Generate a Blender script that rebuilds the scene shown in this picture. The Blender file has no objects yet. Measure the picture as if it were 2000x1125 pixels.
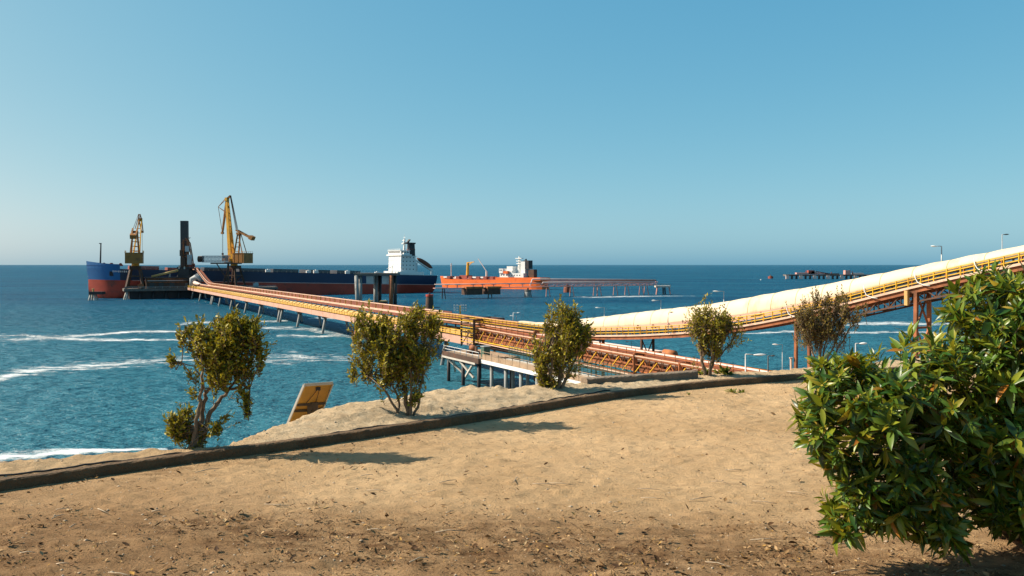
import bpy, math, random
import numpy as np
from mathutils import Vector, Matrix

random.seed(7)
rng = np.random.default_rng(11)
SC = bpy.context.scene
COL = SC.collection
PI = math.pi

# ------------------------------------------------------------------ camera, sky, sun, exposure
F = 1570.0                 # focal length in photograph pixels (2000 wide)
HZ = 517.0                 # horizon row
H = 20.0                   # eye above the sea
EYE = 1.8                  # eye above the plateau
G = H - EYE                # plateau level
cam_d = bpy.data.cameras.new('camera')
cam = bpy.data.objects.new('camera', cam_d); COL.objects.link(cam)
cam.location = (0, 0, H); cam.rotation_euler = (PI/2, 0, 0)
cam_d.sensor_width = 36; cam_d.lens = 36*F/2000
cam_d.shift_y = -(562.5-HZ)/2000
cam_d.clip_start = 0.1; cam_d.clip_end = 200000
SC.camera = cam

SUN_EL = math.radians(39)
SUN_DIR = Vector((-math.cos(SUN_EL)*0.998, math.cos(SUN_EL)*0.06, math.sin(SUN_EL)))
w = bpy.data.worlds.new('World'); SC.world = w; w.use_nodes = True
nt = w.node_tree; nt.nodes.clear()
wo = nt.nodes.new('ShaderNodeOutputWorld'); bg = nt.nodes.new('ShaderNodeBackground')
sky = nt.nodes.new('ShaderNodeTexSky'); sky.sky_type = 'NISHITA'; sky.sun_disc = False
sky.sun_elevation = SUN_EL
sky.sun_rotation = math.atan2(SUN_DIR.x, SUN_DIR.y)
sky.altitude = 20; sky.air_density = 0.5; sky.dust_density = 1.5; sky.ozone_density = 1.0
sep = nt.nodes.new('ShaderNodeSeparateColor'); comb = nt.nodes.new('ShaderNodeCombineColor')
nt.links.new(sky.outputs[0], sep.inputs[0])
for ch, (pw, k_) in enumerate(((1.0, .64), (.50, 1.57), (.27, 2.26))):     # the photograph's own colour grade of the sky
    a_ = nt.nodes.new('ShaderNodeMath'); a_.operation = 'POWER'; a_.inputs[1].default_value = pw
    m_ = nt.nodes.new('ShaderNodeMath'); m_.operation = 'MULTIPLY'; m_.inputs[1].default_value = k_
    nt.links.new(sep.outputs[ch], a_.inputs[0]); nt.links.new(a_.outputs[0], m_.inputs[0]); nt.links.new(m_.outputs[0], comb.inputs[ch])
nt.links.new(comb.outputs[0], bg.inputs[0])
bg.inputs[1].default_value = 0.1137
nt.links.new(bg.outputs[0], wo.inputs[0])
sd = bpy.data.lights.new('sun', 'SUN'); sd.energy = 5.0; sd.angle = math.radians(0.5); sd.color = (1.0, 0.90, 0.74)
so = bpy.data.objects.new('sun', sd); COL.objects.link(so)
so.rotation_euler = (-SUN_DIR).to_track_quat('-Z', 'Y').to_euler(); so.location = (-40, 5, 60)
SC.view_settings.view_transform = 'Standard'; SC.view_settings.look = 'None'
SC.view_settings.exposure = 0.85; SC.view_settings.gamma = 1.0

# ------------------------------------------------------------------ materials
def srgb(r, g, b):
    f = lambda c: (c/255/12.92 if c/255 <= .04045 else ((c/255+.055)/1.055)**2.4)
    return (f(r), f(g), f(b))

def mat(name, col, rough=0.7, var=0.25, scale=1.5, metal=0.0, stain=None, stain_amt=0.4, stain_scale=0.6, bump=0.0, bump_scale=8.0, spec=0.4, stretch=(1, 1, 1)):
    col = tuple(c*.82 for c in col); stain = tuple(c*.82 for c in stain) if stain else None
    m = bpy.data.materials.new(name); m.use_nodes = True
    t = m.node_tree; b = t.nodes['Principled BSDF']
    b.inputs['Roughness'].default_value = rough; b.inputs['Metallic'].default_value = metal
    b.inputs['Specular IOR Level'].default_value = spec
    tc = t.nodes.new('ShaderNodeTexCoord'); mp = t.nodes.new('ShaderNodeMapping'); mp.inputs['Scale'].default_value = stretch
    t.links.new(tc.outputs['Object'], mp.inputs[0])
    n = t.nodes.new('ShaderNodeTexNoise'); n.inputs['Scale'].default_value = scale; n.inputs['Detail'].default_value = 6
    t.links.new(mp.outputs[0], n.inputs['Vector'])
    r = t.nodes.new('ShaderNodeValToRGB')
    r.color_ramp.elements[0].position = .3; r.color_ramp.elements[1].position = .7
    r.color_ramp.elements[0].color = (*[c*(1-var) for c in col], 1); r.color_ramp.elements[1].color = (*[min(1, c*(1+var)) for c in col], 1)
    t.links.new(n.outputs['Fac'], r.inputs[0])
    out = r.outputs[0]
    if stain:
        n2 = t.nodes.new('ShaderNodeTexNoise'); n2.inputs['Scale'].default_value = stain_scale; n2.inputs['Detail'].default_value = 8; n2.inputs['Roughness'].default_value = .7
        t.links.new(mp.outputs[0], n2.inputs['Vector'])
        r2 = t.nodes.new('ShaderNodeValToRGB'); r2.color_ramp.elements[0].position = .62-.25*stain_amt; r2.color_ramp.elements[1].position = .72-.1*stain_amt
        t.links.new(n2.outputs['Fac'], r2.inputs[0])
        mx = t.nodes.new('ShaderNodeMix'); mx.data_type = 'RGBA'
        t.links.new(r2.outputs[0], mx.inputs['Factor']); t.links.new(out, mx.inputs[6]); mx.inputs[7].default_value = (*stain, 1)
        out = mx.outputs[2]
    t.links.new(out, b.inputs['Base Color'])
    if bump:
        nb = t.nodes.new('ShaderNodeTexNoise'); nb.inputs['Scale'].default_value = bump_scale; nb.inputs['Detail'].default_value = 8
        t.links.new(mp.outputs[0], nb.inputs['Vector'])
        bp = t.nodes.new('ShaderNodeBump'); bp.inputs['Strength'].default_value = bump; bp.inputs['Distance'].default_value = .05
        t.links.new(nb.outputs['Fac'], bp.inputs['Height']); t.links.new(bp.outputs[0], b.inputs['Normal'])
    return m

RUST = (.16, .055, .02)
M = dict(
    pink=mat('salmon_steel', (.56, .33, .245), .7, .12, .3, stain=(.42, .20, .12), stain_amt=.35, stain_scale=.35),
    pinkrail=mat('pale_pink_steel', (.66, .45, .33), .6, .15, .5, stain=RUST, stain_amt=.15),
    yellow=mat('yellow_paint', (.72, .42, .03), .5, .15, .8, stain=(.35, .13, .02), stain_amt=.25),
    cream_belt=mat('cream_belt_cover', (.58, .37, .13), .6, .2, .4, stain=(.4, .2, .08), stain_amt=.3),
    darkred=mat('dark_red_oxide', (.19, .055, .028), .7, .3, .5, stain=(.08, .03, .02), stain_amt=.3),
    orange=mat('orange_rust_steel', (.44, .145, .04), .7, .25, .7, stain=(.2, .05, .02), stain_amt=.35),
    orange2=mat('rusty_orange_beam', (.30, .10, .035), .7, .35, .8, stain=(.09, .035, .015), stain_amt=.5),
    cover=mat('cream_cover', (.70, .58, .41), .6, .06, .25, stain=(.52, .36, .17), stain_amt=.34, stain_scale=.18, stretch=(1, 1, .4)),
    brown=mat('dark_brown_steel', (.075, .04, .025), .7, .3, .5, stain=RUST, stain_amt=.3),
    black=mat('black_steel', (.025, .024, .026), .6, .3, .5, stain=(.06, .03, .02), stain_amt=.2),
    charcoal=mat('charcoal_sheet', (.045, .048, .05), .6, .15, .3),
    concrete=mat('grey_concrete', (.14, .125, .11), .9, .2, .5, stain=(.18, .16, .13), stain_amt=.35),
    palecon=mat('pale_concrete', (.52, .49, .43), .9, .15, .7, stain=(.3, .27, .22), stain_amt=.3),
    wetpile=mat('weathered_pile', (.30, .31, .30), .8, .25, .6, stain=(.07, .06, .05), stain_amt=.45, stretch=(1, 1, .3)),
    tanfence=mat('tan_panel', (.36, .25, .16), .8, .2, .8, stain=(.2, .12, .07), stain_amt=.3),
    green=mat('green_mesh', (.055, .115, .085), .6, .2, 1.0),
    hullblue=mat('hull_blue', (.010, .13, .34), .5, .15, .05, stain=(.012, .035, .12), stain_amt=.12, stain_scale=.1),  # hull blue; on the bow its brightness carries painted sunlight
    hullshade=mat('hull_blue_shaded', (.014, .035, .085), .5, .2, .05, stain=(.03, .03, .04), stain_amt=.2, stain_scale=.08),  # same hull blue, darkened to paint the shaded sides
    hullred=mat('hull_antifouling_red', (.46, .058, .03), .7, .25, .07, stain=(.17, .05, .035), stain_amt=.35, stain_scale=.12),
    hullline=mat('pink_waterline', (.6, .34, .30), .6, .1, .1),
    deckgrey=mat('deck_grey', (.11, .085, .08), .7, .2, .1),
    hatch=mat('hatch_dark', (.04, .04, .048), .6, .2, .1),
    hatchred=mat('hatch_red', (.30, .07, .045), .6, .2, .1, stain=(.15, .04, .03), stain_amt=.3),
    white=mat('white_paint', (.78, .78, .75), .5, .03, .2, stain=(.62, .58, .52), stain_amt=.12, stain_scale=.2),
    glass=mat('dark_glass', (.02, .03, .04), .15, .1, .5, spec=.6),
    craneyellow=mat('crane_yellow', (.74, .36, .025), .55, .15, .2, stain=(.35, .14, .02), stain_amt=.2, stain_scale=.25),
    craneochre=mat('crane_ochre', (.33, .135, .022), .6, .2, .2, stain=(.12, .05, .02), stain_amt=.35, stain_scale=.3),
    tankorange=mat('tanker_orange', (.80, .15, .02), .5, .15, .1, stain=(.5, .09, .02), stain_amt=.3, stain_scale=.15),
    palepipe=mat('pale_pipe', (.68, .52, .46), .5, .1, .3, stain=(.45, .2, .14), stain_amt=.25),
    jettyred=mat('jetty_red', (.62, .30, .25), .7, .2, .3, stain=(.66, .45, .38), stain_amt=.3),
    net=mat('pale_lattice', (.42, .44, .44), .6, .15, .4),
    steel=mat('galvanised_steel', (.42, .43, .42), .45, .1, 2, metal=.3),
    lampwhite=mat('lamp_white', (.8, .8, .77), .4, .03, 2),
    kerb=mat('kerb_concrete', (.135, .08, .038), .95, .35, 3.5, stain=(.10, .06, .03), stain_amt=.4, stain_scale=2.2, bump=.6, bump_scale=30),
    beam=mat('beam_concrete', (.22, .165, .115), .95, .25, 3, stain=(.12, .085, .055), stain_amt=.35, stain_scale=2, bump=.5, bump_scale=30),
    bark=mat('grey_brown_bark', (.22, .155, .10), .9, .35, 14, stain=(.09, .06, .04), stain_amt=.4, stain_scale=8, bump=.6, bump_scale=40, stretch=(1, 1, .25)),
    backsheet=mat('yellow_glow_backsheet', (.70, .50, .15), .6, .12, 4, stain=(.5, .35, .10), stain_amt=.3, stain_scale=3),
    cells=mat('amber_glow_cells', (.68, .49, .15), .3, .1, 4),
    alu=mat('aluminium_frame', (.55, .54, .5), .4, .1, 4, metal=.5),
    darkmetal=mat('dark_bracket', (.07, .05, .03), .6, .2, 4),
    hose=mat('black_hose', (.03, .026, .022), .6, .2, 4),
    stone=mat('pale_stone', (.42, .33, .23), .9, .3, 9, bump=.4, bump_scale=30),
    rope=mat('steel_rope', (.05, .05, .05), .6, .1, 1),
)

def leaf_mat(name, cols, rough=.45, trans=.25, spec=.4, tcol=(.30, .34, .03)):
    m = bpy.data.materials.new(name); m.use_nodes = True
    t = m.node_tree; b = t.nodes['Principled BSDF']; out = t.nodes['Material Output']
    g = t.nodes.new('ShaderNodeNewGeometry'); r = t.nodes.new('ShaderNodeValToRGB')
    cr = r.color_ramp
    while len(cr.elements) > 1: cr.elements.remove(cr.elements[-1])
    for i, (p, c) in enumerate(cols):
        e = cr.elements[0] if i == 0 else cr.elements.new(p)
        e.position = p; e.color = (*[v*.88 for v in c], 1)
    t.links.new(g.outputs['Random Per Island'], r.inputs[0]); t.links.new(r.outputs[0], b.inputs['Base Color'])
    b.inputs['Roughness'].default_value = rough; b.inputs['Specular IOR Level'].default_value = spec
    tr = t.nodes.new('ShaderNodeBsdfTranslucent'); mx = t.nodes.new('ShaderNodeMix'); mx.data_type = 'RGBA'; mx.inputs['Factor'].default_value = .5
    t.links.new(r.outputs[0], mx.inputs[6]); mx.inputs[7].default_value = (*tcol, 1); t.links.new(mx.outputs[2], tr.inputs[0])
    ms = t.nodes.new('ShaderNodeMixShader'); ms.inputs[0].default_value = trans
    t.links.new(b.outputs[0], ms.inputs[1]); t.links.new(tr.outputs[0], ms.inputs[2]); t.links.new(ms.outputs[0], out.inputs[0])
    return m

def glow_through(m, fac):
    t = m.node_tree; b = t.nodes['Principled BSDF']; out = t.nodes['Material Output']
    tr = t.nodes.new('ShaderNodeBsdfTranslucent'); src = b.inputs['Base Color'].links[0].from_socket; t.links.new(src, tr.inputs[0])
    ms = t.nodes.new('ShaderNodeMixShader'); ms.inputs[0].default_value = fac; t.links.new(b.outputs[0], ms.inputs[1]); t.links.new(tr.outputs[0], ms.inputs[2]); t.links.new(ms.outputs[0], out.inputs[0])
glow_through(M['backsheet'], .6); glow_through(M['cells'], .7)  # translucent panel; warm backlight glow is also put into the yellow

# ------------------------------------------------------------------ mesh helpers
def tag(o, label=None, cat=None, group=None, kind=None):
    for k, v in (('label', label), ('category', cat), ('group', group), ('kind', kind)):
        if v: o[k] = v
    return o

def thing(name, loc, label, cat, group=None, rot=(0, 0, 0)):
    o = bpy.data.objects.new(name, None); COL.objects.link(o); o.empty_display_size = .2
    o.location = loc; o.rotation_euler = rot
    return tag(o, label, cat, group)

def base_loc(o):
    v = Vector((0, 0, 0))
    while o is not None:
        v += Vector(o.location); o = o.parent
    return v

def mesh_np(name, V, Fc, material, parent=None, smooth=False, loc=None, world=True):
    V = np.asarray(V, dtype=np.float64).reshape(-1, 3).copy()
    off = Vector((0, 0, 0))
    if parent is not None and world: off = base_loc(parent)
    if loc is not None: off = Vector(loc)
    if world: V -= np.array(off)
    me = bpy.data.meshes.new(name)
    if isinstance(Fc, np.ndarray):
        n, k = Fc.shape
        me.vertices.add(len(V)); me.vertices.foreach_set('co', V.astype(np.float32).ravel())
        me.loops.add(n*k); me.loops.foreach_set('vertex_index', Fc.astype(np.int32).ravel())
        me.polygons.add(n); me.polygons.foreach_set('loop_start', np.arange(0, n*k, k, dtype=np.int32))
        me.update(calc_edges=True)
    else:
        me.from_pydata(V.tolist(), [], Fc); me.update()
    me.validate()
    if smooth: me.polygons.foreach_set('use_smooth', [True]*len(me.polygons))
    o = bpy.data.objects.new(name, me); COL.objects.link(o)
    if material: me.materials.append(material)
    if parent is not None: o.parent = parent
    elif loc is not None: o.location = loc
    return o

class MB:
    """collects boxes, bars, tubes and sheets; build() links them as one mesh"""
    def __init__(s): s.v = []; s.f = []
    def add(s, vs, fs):
        k = len(s.v); s.v += [tuple(p) for p in vs]; s.f += [tuple(i+k for i in q) for q in fs]; return s
    def box(s, c, d, rz=0.0, ry=0.0):
        R = Matrix.Rotation(rz, 3, 'Z') @ Matrix.Rotation(ry, 3, 'Y')
        vs = [Vector(c) + R @ Vector((sx*d[0]/2, sy*d[1]/2, sz*d[2]/2)) for sx in (-1, 1) for sy in (-1, 1) for sz in (-1, 1)]
        return s.add(vs, [(0, 1, 3, 2), (4, 6, 7, 5), (0, 4, 5, 1), (2, 3, 7, 6), (0, 2, 6, 4), (1, 5, 7, 3)])
    def hexa(s, lo, hi):
        """lo, hi: four points each, bottom and top"""
        return s.add(list(lo)+list(hi), [(3, 2, 1, 0), (4, 5, 6, 7), (0, 1, 5, 4), (1, 2, 6, 5), (2, 3, 7, 6), (3, 0, 4, 7)])
    def bar(s, p, q, a=.1, b=None):
        b = b or a; p = Vector(p); q = Vector(q); d = (q-p)
        if d.length < 1e-6: return s
        d.normalize(); u = d.cross(Vector((0, 0, 1)))
        if u.length < 1e-3: u = Vector((1, 0, 0))
        u.normalize(); w_ = u.cross(d)
        c = [u*(i*a/2)+w_*(j*b/2) for i, j in ((-1, -1), (1, -1), (1, 1), (-1, 1))]
        return s.hexa([p+k for k in c], [q+k for k in c])
    def tube(s, pts, r, n=8, cap=True):
        pts = [Vector(p) for p in pts]; m = len(pts)
        rs = r if isinstance(r, (list, tuple)) else [r]*m
        base = len(s.v); u = None
        for i, p in enumerate(pts):
            d = (pts[min(i+1, m-1)]-pts[max(i-1, 0)]).normalized()
            if u is None:
                u = d.cross(Vector((0, 0, 1)))
                if u.length < 1e-3: u = Vector((1, 0, 0))
            u = (u - d*u.dot(d)); u.normalize(); w_ = d.cross(u)
            for k in range(n):
                a = 2*PI*k/n; s.v.append(tuple(p + (u*math.cos(a)+w_*math.sin(a))*rs[i]))
        for i in range(m-1):
            for k in range(n):
                a = base+i*n+k; b = base+i*n+(k+1) % n
                s.f.append((a, b, b+n, a+n))
        if cap:
            s.f.append(tuple(base+k for k in reversed(range(n)))); s.f.append(tuple(base+(m-1)*n+k for k in range(n)))
        return s
    def sweep(s, rings, closed=True, cap=True):
        n = len(rings[0]); base = len(s.v)
        for r in rings: s.v += [tuple(p) for p in r]
        for i in range(len(rings)-1):
            for k in range(n if closed else n-1):
                a = base+i*n+k; b = base+i*n+(k+1) % n
                s.f.append((a, b, b+n, a+n))
        if cap and closed:
            s.f.append(tuple(base+k for k in reversed(range(n)))); s.f.append(tuple(base+(len(rings)-1)*n+k for k in range(n)))
        return s
    def build(s, name, material, parent=None, smooth=False, world=True, loc=None):
        return mesh_np(name, s.v, s.f, material, parent, smooth, loc, world)

def at(px, y, Y):
    return Vector(((px-1000)/F*Y, Y, H-(y-HZ)/F*Y))
def interp(tr, x):
    return float(np.interp(x, [p[0] for p in tr], [p[1] for p in tr]))

# numpy value noise
_perm = rng.random((256, 256))
def vnoise(x, y):
    xi = np.floor(x).astype(int); yi = np.floor(y).astype(int); xf = x-xi; yf = y-yi
    xf = xf*xf*(3-2*xf); yf = yf*yf*(3-2*yf)
    g = lambda a, b: _perm[a & 255, b & 255]
    return (g(xi, yi)*(1-xf)+g(xi+1, yi)*xf)*(1-yf)+(g(xi, yi+1)*(1-xf)+g(xi+1, yi+1)*xf)*yf
def fbm(x, y, o=4):
    s = 0; a = .5; t = 0
    for i in range(o):
        s = s+a*(vnoise(x+17*i, y+31*i)-.5); t += a; x = x*2.03; y = y*2.03; a *= .5
    return s/t*2

# ------------------------------------------------------------------ terrain
KERB = [(-30, -14), (-9, 2.9), (-4.04, 6.35), (-3.05, 7.15), (-2.14, 7.78), (-.68, 8.95), (1.10, 10.55), (2.63, 11.65), (4.52, 12.55), (8, 14.0), (16, 17), (40, 24)]
EDGE = [(-30, -11), (-9, 4.2), (-4.38, 6.88), (-3.57, 7.29), (-2.75, 7.56), (-2.59, 8.14), (-2.28, 8.96), (-1.85, 9.7), (-.96, 10.72), (.28, 11.07), (1.03, 11.55), (2.4, 12.3), (4.6, 13.3), (8, 15.2), (16, 19), (40, 28)]
COAST = [(-500, 95), (-60, 84), (-45, 80), (-30, 66), (-12, 62), (0, 80), (12, 100), (22, 108), (40, 112), (80, 118), (500, 130)]
def smooth_curve(pts, xs, k=9):
    y = np.interp(xs, [p[0] for p in pts], [p[1] for p in pts]); return y
_kx = np.arange(-12, 20, .05); _ky = np.interp(_kx, [p[0] for p in KERB], [p[1] for p in KERB])
_kk = np.hanning(37); _kk /= _kk.sum()
_kys = np.convolve(np.pad(_ky, 18, mode='edge'), _kk, 'valid')
def kerb_y(x):
    return np.where((x > -11) & (x < 19), np.interp(x, _kx, _kys), np.interp(x, [p[0] for p in KERB], [p[1] for p in KERB]))
def edge_y(x): return np.interp(x, [p[0] for p in EDGE], [p[1] for p in EDGE])
def sstep(a, b, x):
    t = np.clip((x-a)/(b-a), 0, 1); return t*t*(3-2*t)
def ground_z(x, y):
    ky = kerb_y(x); ey = edge_y(x) + .16*fbm(x*1.7, x*0+3.3, 3) + .05*fbm(x*9, y*9, 2)
    z = G + .05*fbm(x*.35, y*.35, 3) + .016*fbm(x*2.3, y*3.2, 4) + .012*np.abs(fbm(x*7, y*9, 3)) + .034*np.maximum(fbm(x*5.2+40, y*11, 3)-.10, 0)+.012*fbm(x*11+3, y*17, 3)-.034*np.maximum(fbm(x*4.1+90, y*9.5+7, 2)-.38, 0)
    kz = 1-.8*np.exp(-((y-ky)/.35)**2)
    z = G+(z-G)*kz
    led = sstep(ky+.085, ky+.15, y)
    bank = .072+.05*fbm(x*1.1, y*1.3, 4)*sstep(.2, .7, y-ky)+.028*np.abs(fbm(x*6, y*6, 3))*sstep(.2, .5, y-ky) + .016*fbm(x*11, y*11, 4) + .10*sstep(-2.9, -1.5, x)*(1-sstep(.4, 1.6, x))*sstep(.25, 1.0, y-ky)
    z = z + led*bank
    d = np.maximum(y-ey, 0)
    cl = G+.1-d*(1.1+.4*fbm(x*.5, y*.4, 3))-.25*sstep(0, .25, d) + np.minimum(d*.15, 1.2)*fbm(x*.8, y*.8, 4)
    z = np.where(y > ey, np.minimum(z-.12*sstep(0, .3, d), cl), z)
    cy = np.interp(x, [p[0] for p in COAST], [p[1] for p in COAST]) + 2*fbm(x*.08, y*.02, 3)
    lowtop = np.where(x > 3, 4.0, 2.2)
    low = np.clip((cy-y)*np.where(x > 3, .5, .12), -4, lowtop) + .15*fbm(x*.3, y*.3, 3)
    return np.where(y > ey, np.maximum(z, low), z)

def axis(lo, hi, flo, fhi, step):
    a = np.arange(flo, fhi, step); L = []; v = flo; s = step
    while v > lo: s = min(s*1.22, 12); v -= s; L.append(v)
    R = []; v = fhi; s = step
    while v < hi: s = min(s*1.12, 8); v += s; R.append(v)
    return np.concatenate([np.array(L[::-1]), a, np.array(R)])
gx = axis(-420, 420, -6.0, 6.6, .030); gy = axis(-160, 140, 3.7, 14.3, .027)
GX, GY = np.meshgrid(gx, gy); GZ = ground_z(GX, GY)
nx, ny = len(gx), len(gy)
idx = np.arange(nx*ny).reshape(ny, nx)
quads = np.stack([idx[:-1, :-1], idx[:-1, 1:], idx[1:, 1:], idx[1:, :-1]], -1).reshape(-1, 4)

def ground_mat():
    m = bpy.data.materials.new('sandy_soil'); m.use_nodes = True
    t = m.node_tree; b = t.nodes['Principled BSDF']; b.inputs['Roughness'].default_value = .95; b.inputs['Specular IOR Level'].default_value = .15
    g = t.nodes.new('ShaderNodeNewGeometry')
    def noise(scale, detail=6, rough=.6, vec=None, st=None):
        n = t.nodes.new('ShaderNodeTexNoise'); n.inputs['Scale'].default_value = scale; n.inputs['Detail'].default_value = detail; n.inputs['Roughness'].default_value = rough
        if st:
            mp = t.nodes.new('ShaderNodeMapping'); mp.inputs['Scale'].default_value = st; t.links.new(g.outputs['Position'], mp.inputs[0]); t.links.new(mp.outputs[0], n.inputs['Vector'])
        else: t.links.new(g.outputs['Position'], n.inputs['Vector'])
        return n
    def ramp(src, a, b_, c0=(0, 0, 0), c1=(1, 1, 1)):
        r = t.nodes.new('ShaderNodeValToRGB'); r.color_ramp.elements[0].position = a; r.color_ramp.elements[1].position = b_
        r.color_ramp.elements[0].color = (*c0, 1); r.color_ramp.elements[1].color = (*c1, 1); t.links.new(src, r.inputs[0]); return r.outputs[0]
    def mix(fac, a, c):
        x = t.nodes.new('ShaderNodeMix'); x.data_type = 'RGBA'; t.links.new(fac, x.inputs['Factor'])
        for s_, v in ((6, a), (7, c)):
            if isinstance(v, tuple): x.inputs[s_].default_value = (*v, 1)
            else: t.links.new(v, x.inputs[s_])
        return x.outputs[2]
    def math_(op, a, c):
        x = t.nodes.new('ShaderNodeMath'); x.operation = op; x.use_clamp = True
        for i, v in enumerate((a, c)):
            if isinstance(v, (int, float)): x.inputs[i].default_value = v
            else: t.links.new(v, x.inputs[i])
        return x.outputs[0]
    base = ramp(noise(.7, 7, .62).outputs['Fac'], .32, .68, SAND0, SAND1)
    tn = t.nodes.new('ShaderNodeAttribute'); tn.attribute_name = 'tone'
    base = mix(tn.outputs['Fac'], base, ramp(noise(1.3, 7, .65).outputs['Fac'], .3, .7, (.20, .112, .05), (.35, .215, .105)))
    at_ = t.nodes.new('ShaderNodeAttribute'); at_.attribute_name = 'soil'
    sp = t.nodes.new('ShaderNodeSeparateColor'); t.links.new(at_.outputs['Color'], sp.inputs[0])
    # dark crumbly mulch, thickest where the attribute says the leaf fall lies
    litter = ramp(noise(4.5, 9, .76, st=(.7, 1.5, 1)).outputs['Fac'], .40, .60)
    lf = math_('MULTIPLY', litter, sp.outputs['Green'])
    c1 = mix(lf, base, LITT)
    fine = ramp(noise(38, 4, .6, st=(.6, 1.2, 1)).outputs['Fac'], .60, .70)
    lf2 = math_('MULTIPLY', fine, math_('ADD', math_('MULTIPLY', sp.outputs['Green'], .7), .16))
    c2 = mix(lf2, c1, (.085, .045, .02))
    mid_ = ramp(noise(13, 5, .65, st=(.45, 1.2, 1)).outputs['Fac'], .57, .66)
    c2 = mix(math_('MULTIPLY', mid_, .32), c2, (.17, .10, .048))
    pale = ramp(noise(6.5, 9, .78).outputs['Fac'], .30, .68, (.30, .21, .12), (.55, .43, .28))
    c3 = mix(sp.outputs['Red'], c2, pale)
    rock = ramp(noise(.5, 8, .7).outputs['Fac'], .3, .7, (.16, .11, .07), (.36, .27, .18))
    c4 = mix(sp.outputs['Blue'], c3, rock)
    t.links.new(c4, b.inputs['Base Color'])
    nb = noise(9, 12, .74, st=(.8, 1.15, 1)); nb2 = noise(60, 6, .7)
    ad = t.nodes.new('ShaderNodeMath'); ad.operation = 'MULTIPLY_ADD'; ad.inputs[1].default_value = .35
    t.links.new(nb2.outputs['Fac'], ad.inputs[0]); t.links.new(nb.outputs['Fac'], ad.inputs[2])
    bp = t.nodes.new('ShaderNodeBump'); bp.inputs['Strength'].default_value = 1.0; bp.inputs['Distance'].default_value = .045
    t.links.new(ad.outputs[0], bp.inputs['Height']); t.links.new(bp.outputs[0], b.inputs['Normal'])
    return m
SAND0 = (.375, .243, .122); SAND1 = (.535, .365, .20); LITT = (.125, .066, .028)
def litter_amt(x, y):
    near = 1-sstep(5.0, 6.1, y+.25*fbm(x*.9, y*1.5, 3)+.05*x)
    kb = (1-sstep(0, .9, kerb_y(x)-y))*(1-sstep(-1.5, 0, x))*.7
    return np.clip(near*(.80+1.1*fbm(x*.8+9, y*1.6, 4)) + kb*(.5+fbm(x*2, y*3, 3)) + .10, 0, 1)
ter = mesh_np('ground', np.stack([GX, GY, GZ], -1).reshape(-1, 3), quads, ground_mat(), smooth=True)
tag(ter, kind='structure')
pale = sstep(.08, .16, GY-kerb_y(GX))*sstep(-2.95, -2.3, GX+.15*fbm(GX*3, GY*3, 2))*(1-.35*sstep(2, 4, GX))
pale = np.maximum(pale, .25*sstep(.08, .16, GY-kerb_y(GX)))
rockm = sstep(.3, 3.0, GY-edge_y(GX))
ca = ter.data.color_attributes.new('soil', 'FLOAT_COLOR', 'POINT')
ca.data.foreach_set('color', np.stack([pale, litter_amt(GX, GY), rockm, np.ones_like(GX)], -1).astype(np.float32).ravel())

tone = np.clip(.75*(1-sstep(4.9, 6.6, GY+.3*fbm(GX*.8, GY*1.3, 3)+.08*GX)) + .45*(1-sstep(-4.2, -1.2, GX+.6*fbm(GX*.6, GY*.6, 3)))*(GY < kerb_y(GX)) + .22*fbm(GX*.9+5, GY*1.4, 4), 0, 1)
ta_ = ter.data.attributes.new('tone', 'FLOAT', 'POINT'); ta_.data.foreach_set('value', tone.astype(np.float32).ravel())

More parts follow.
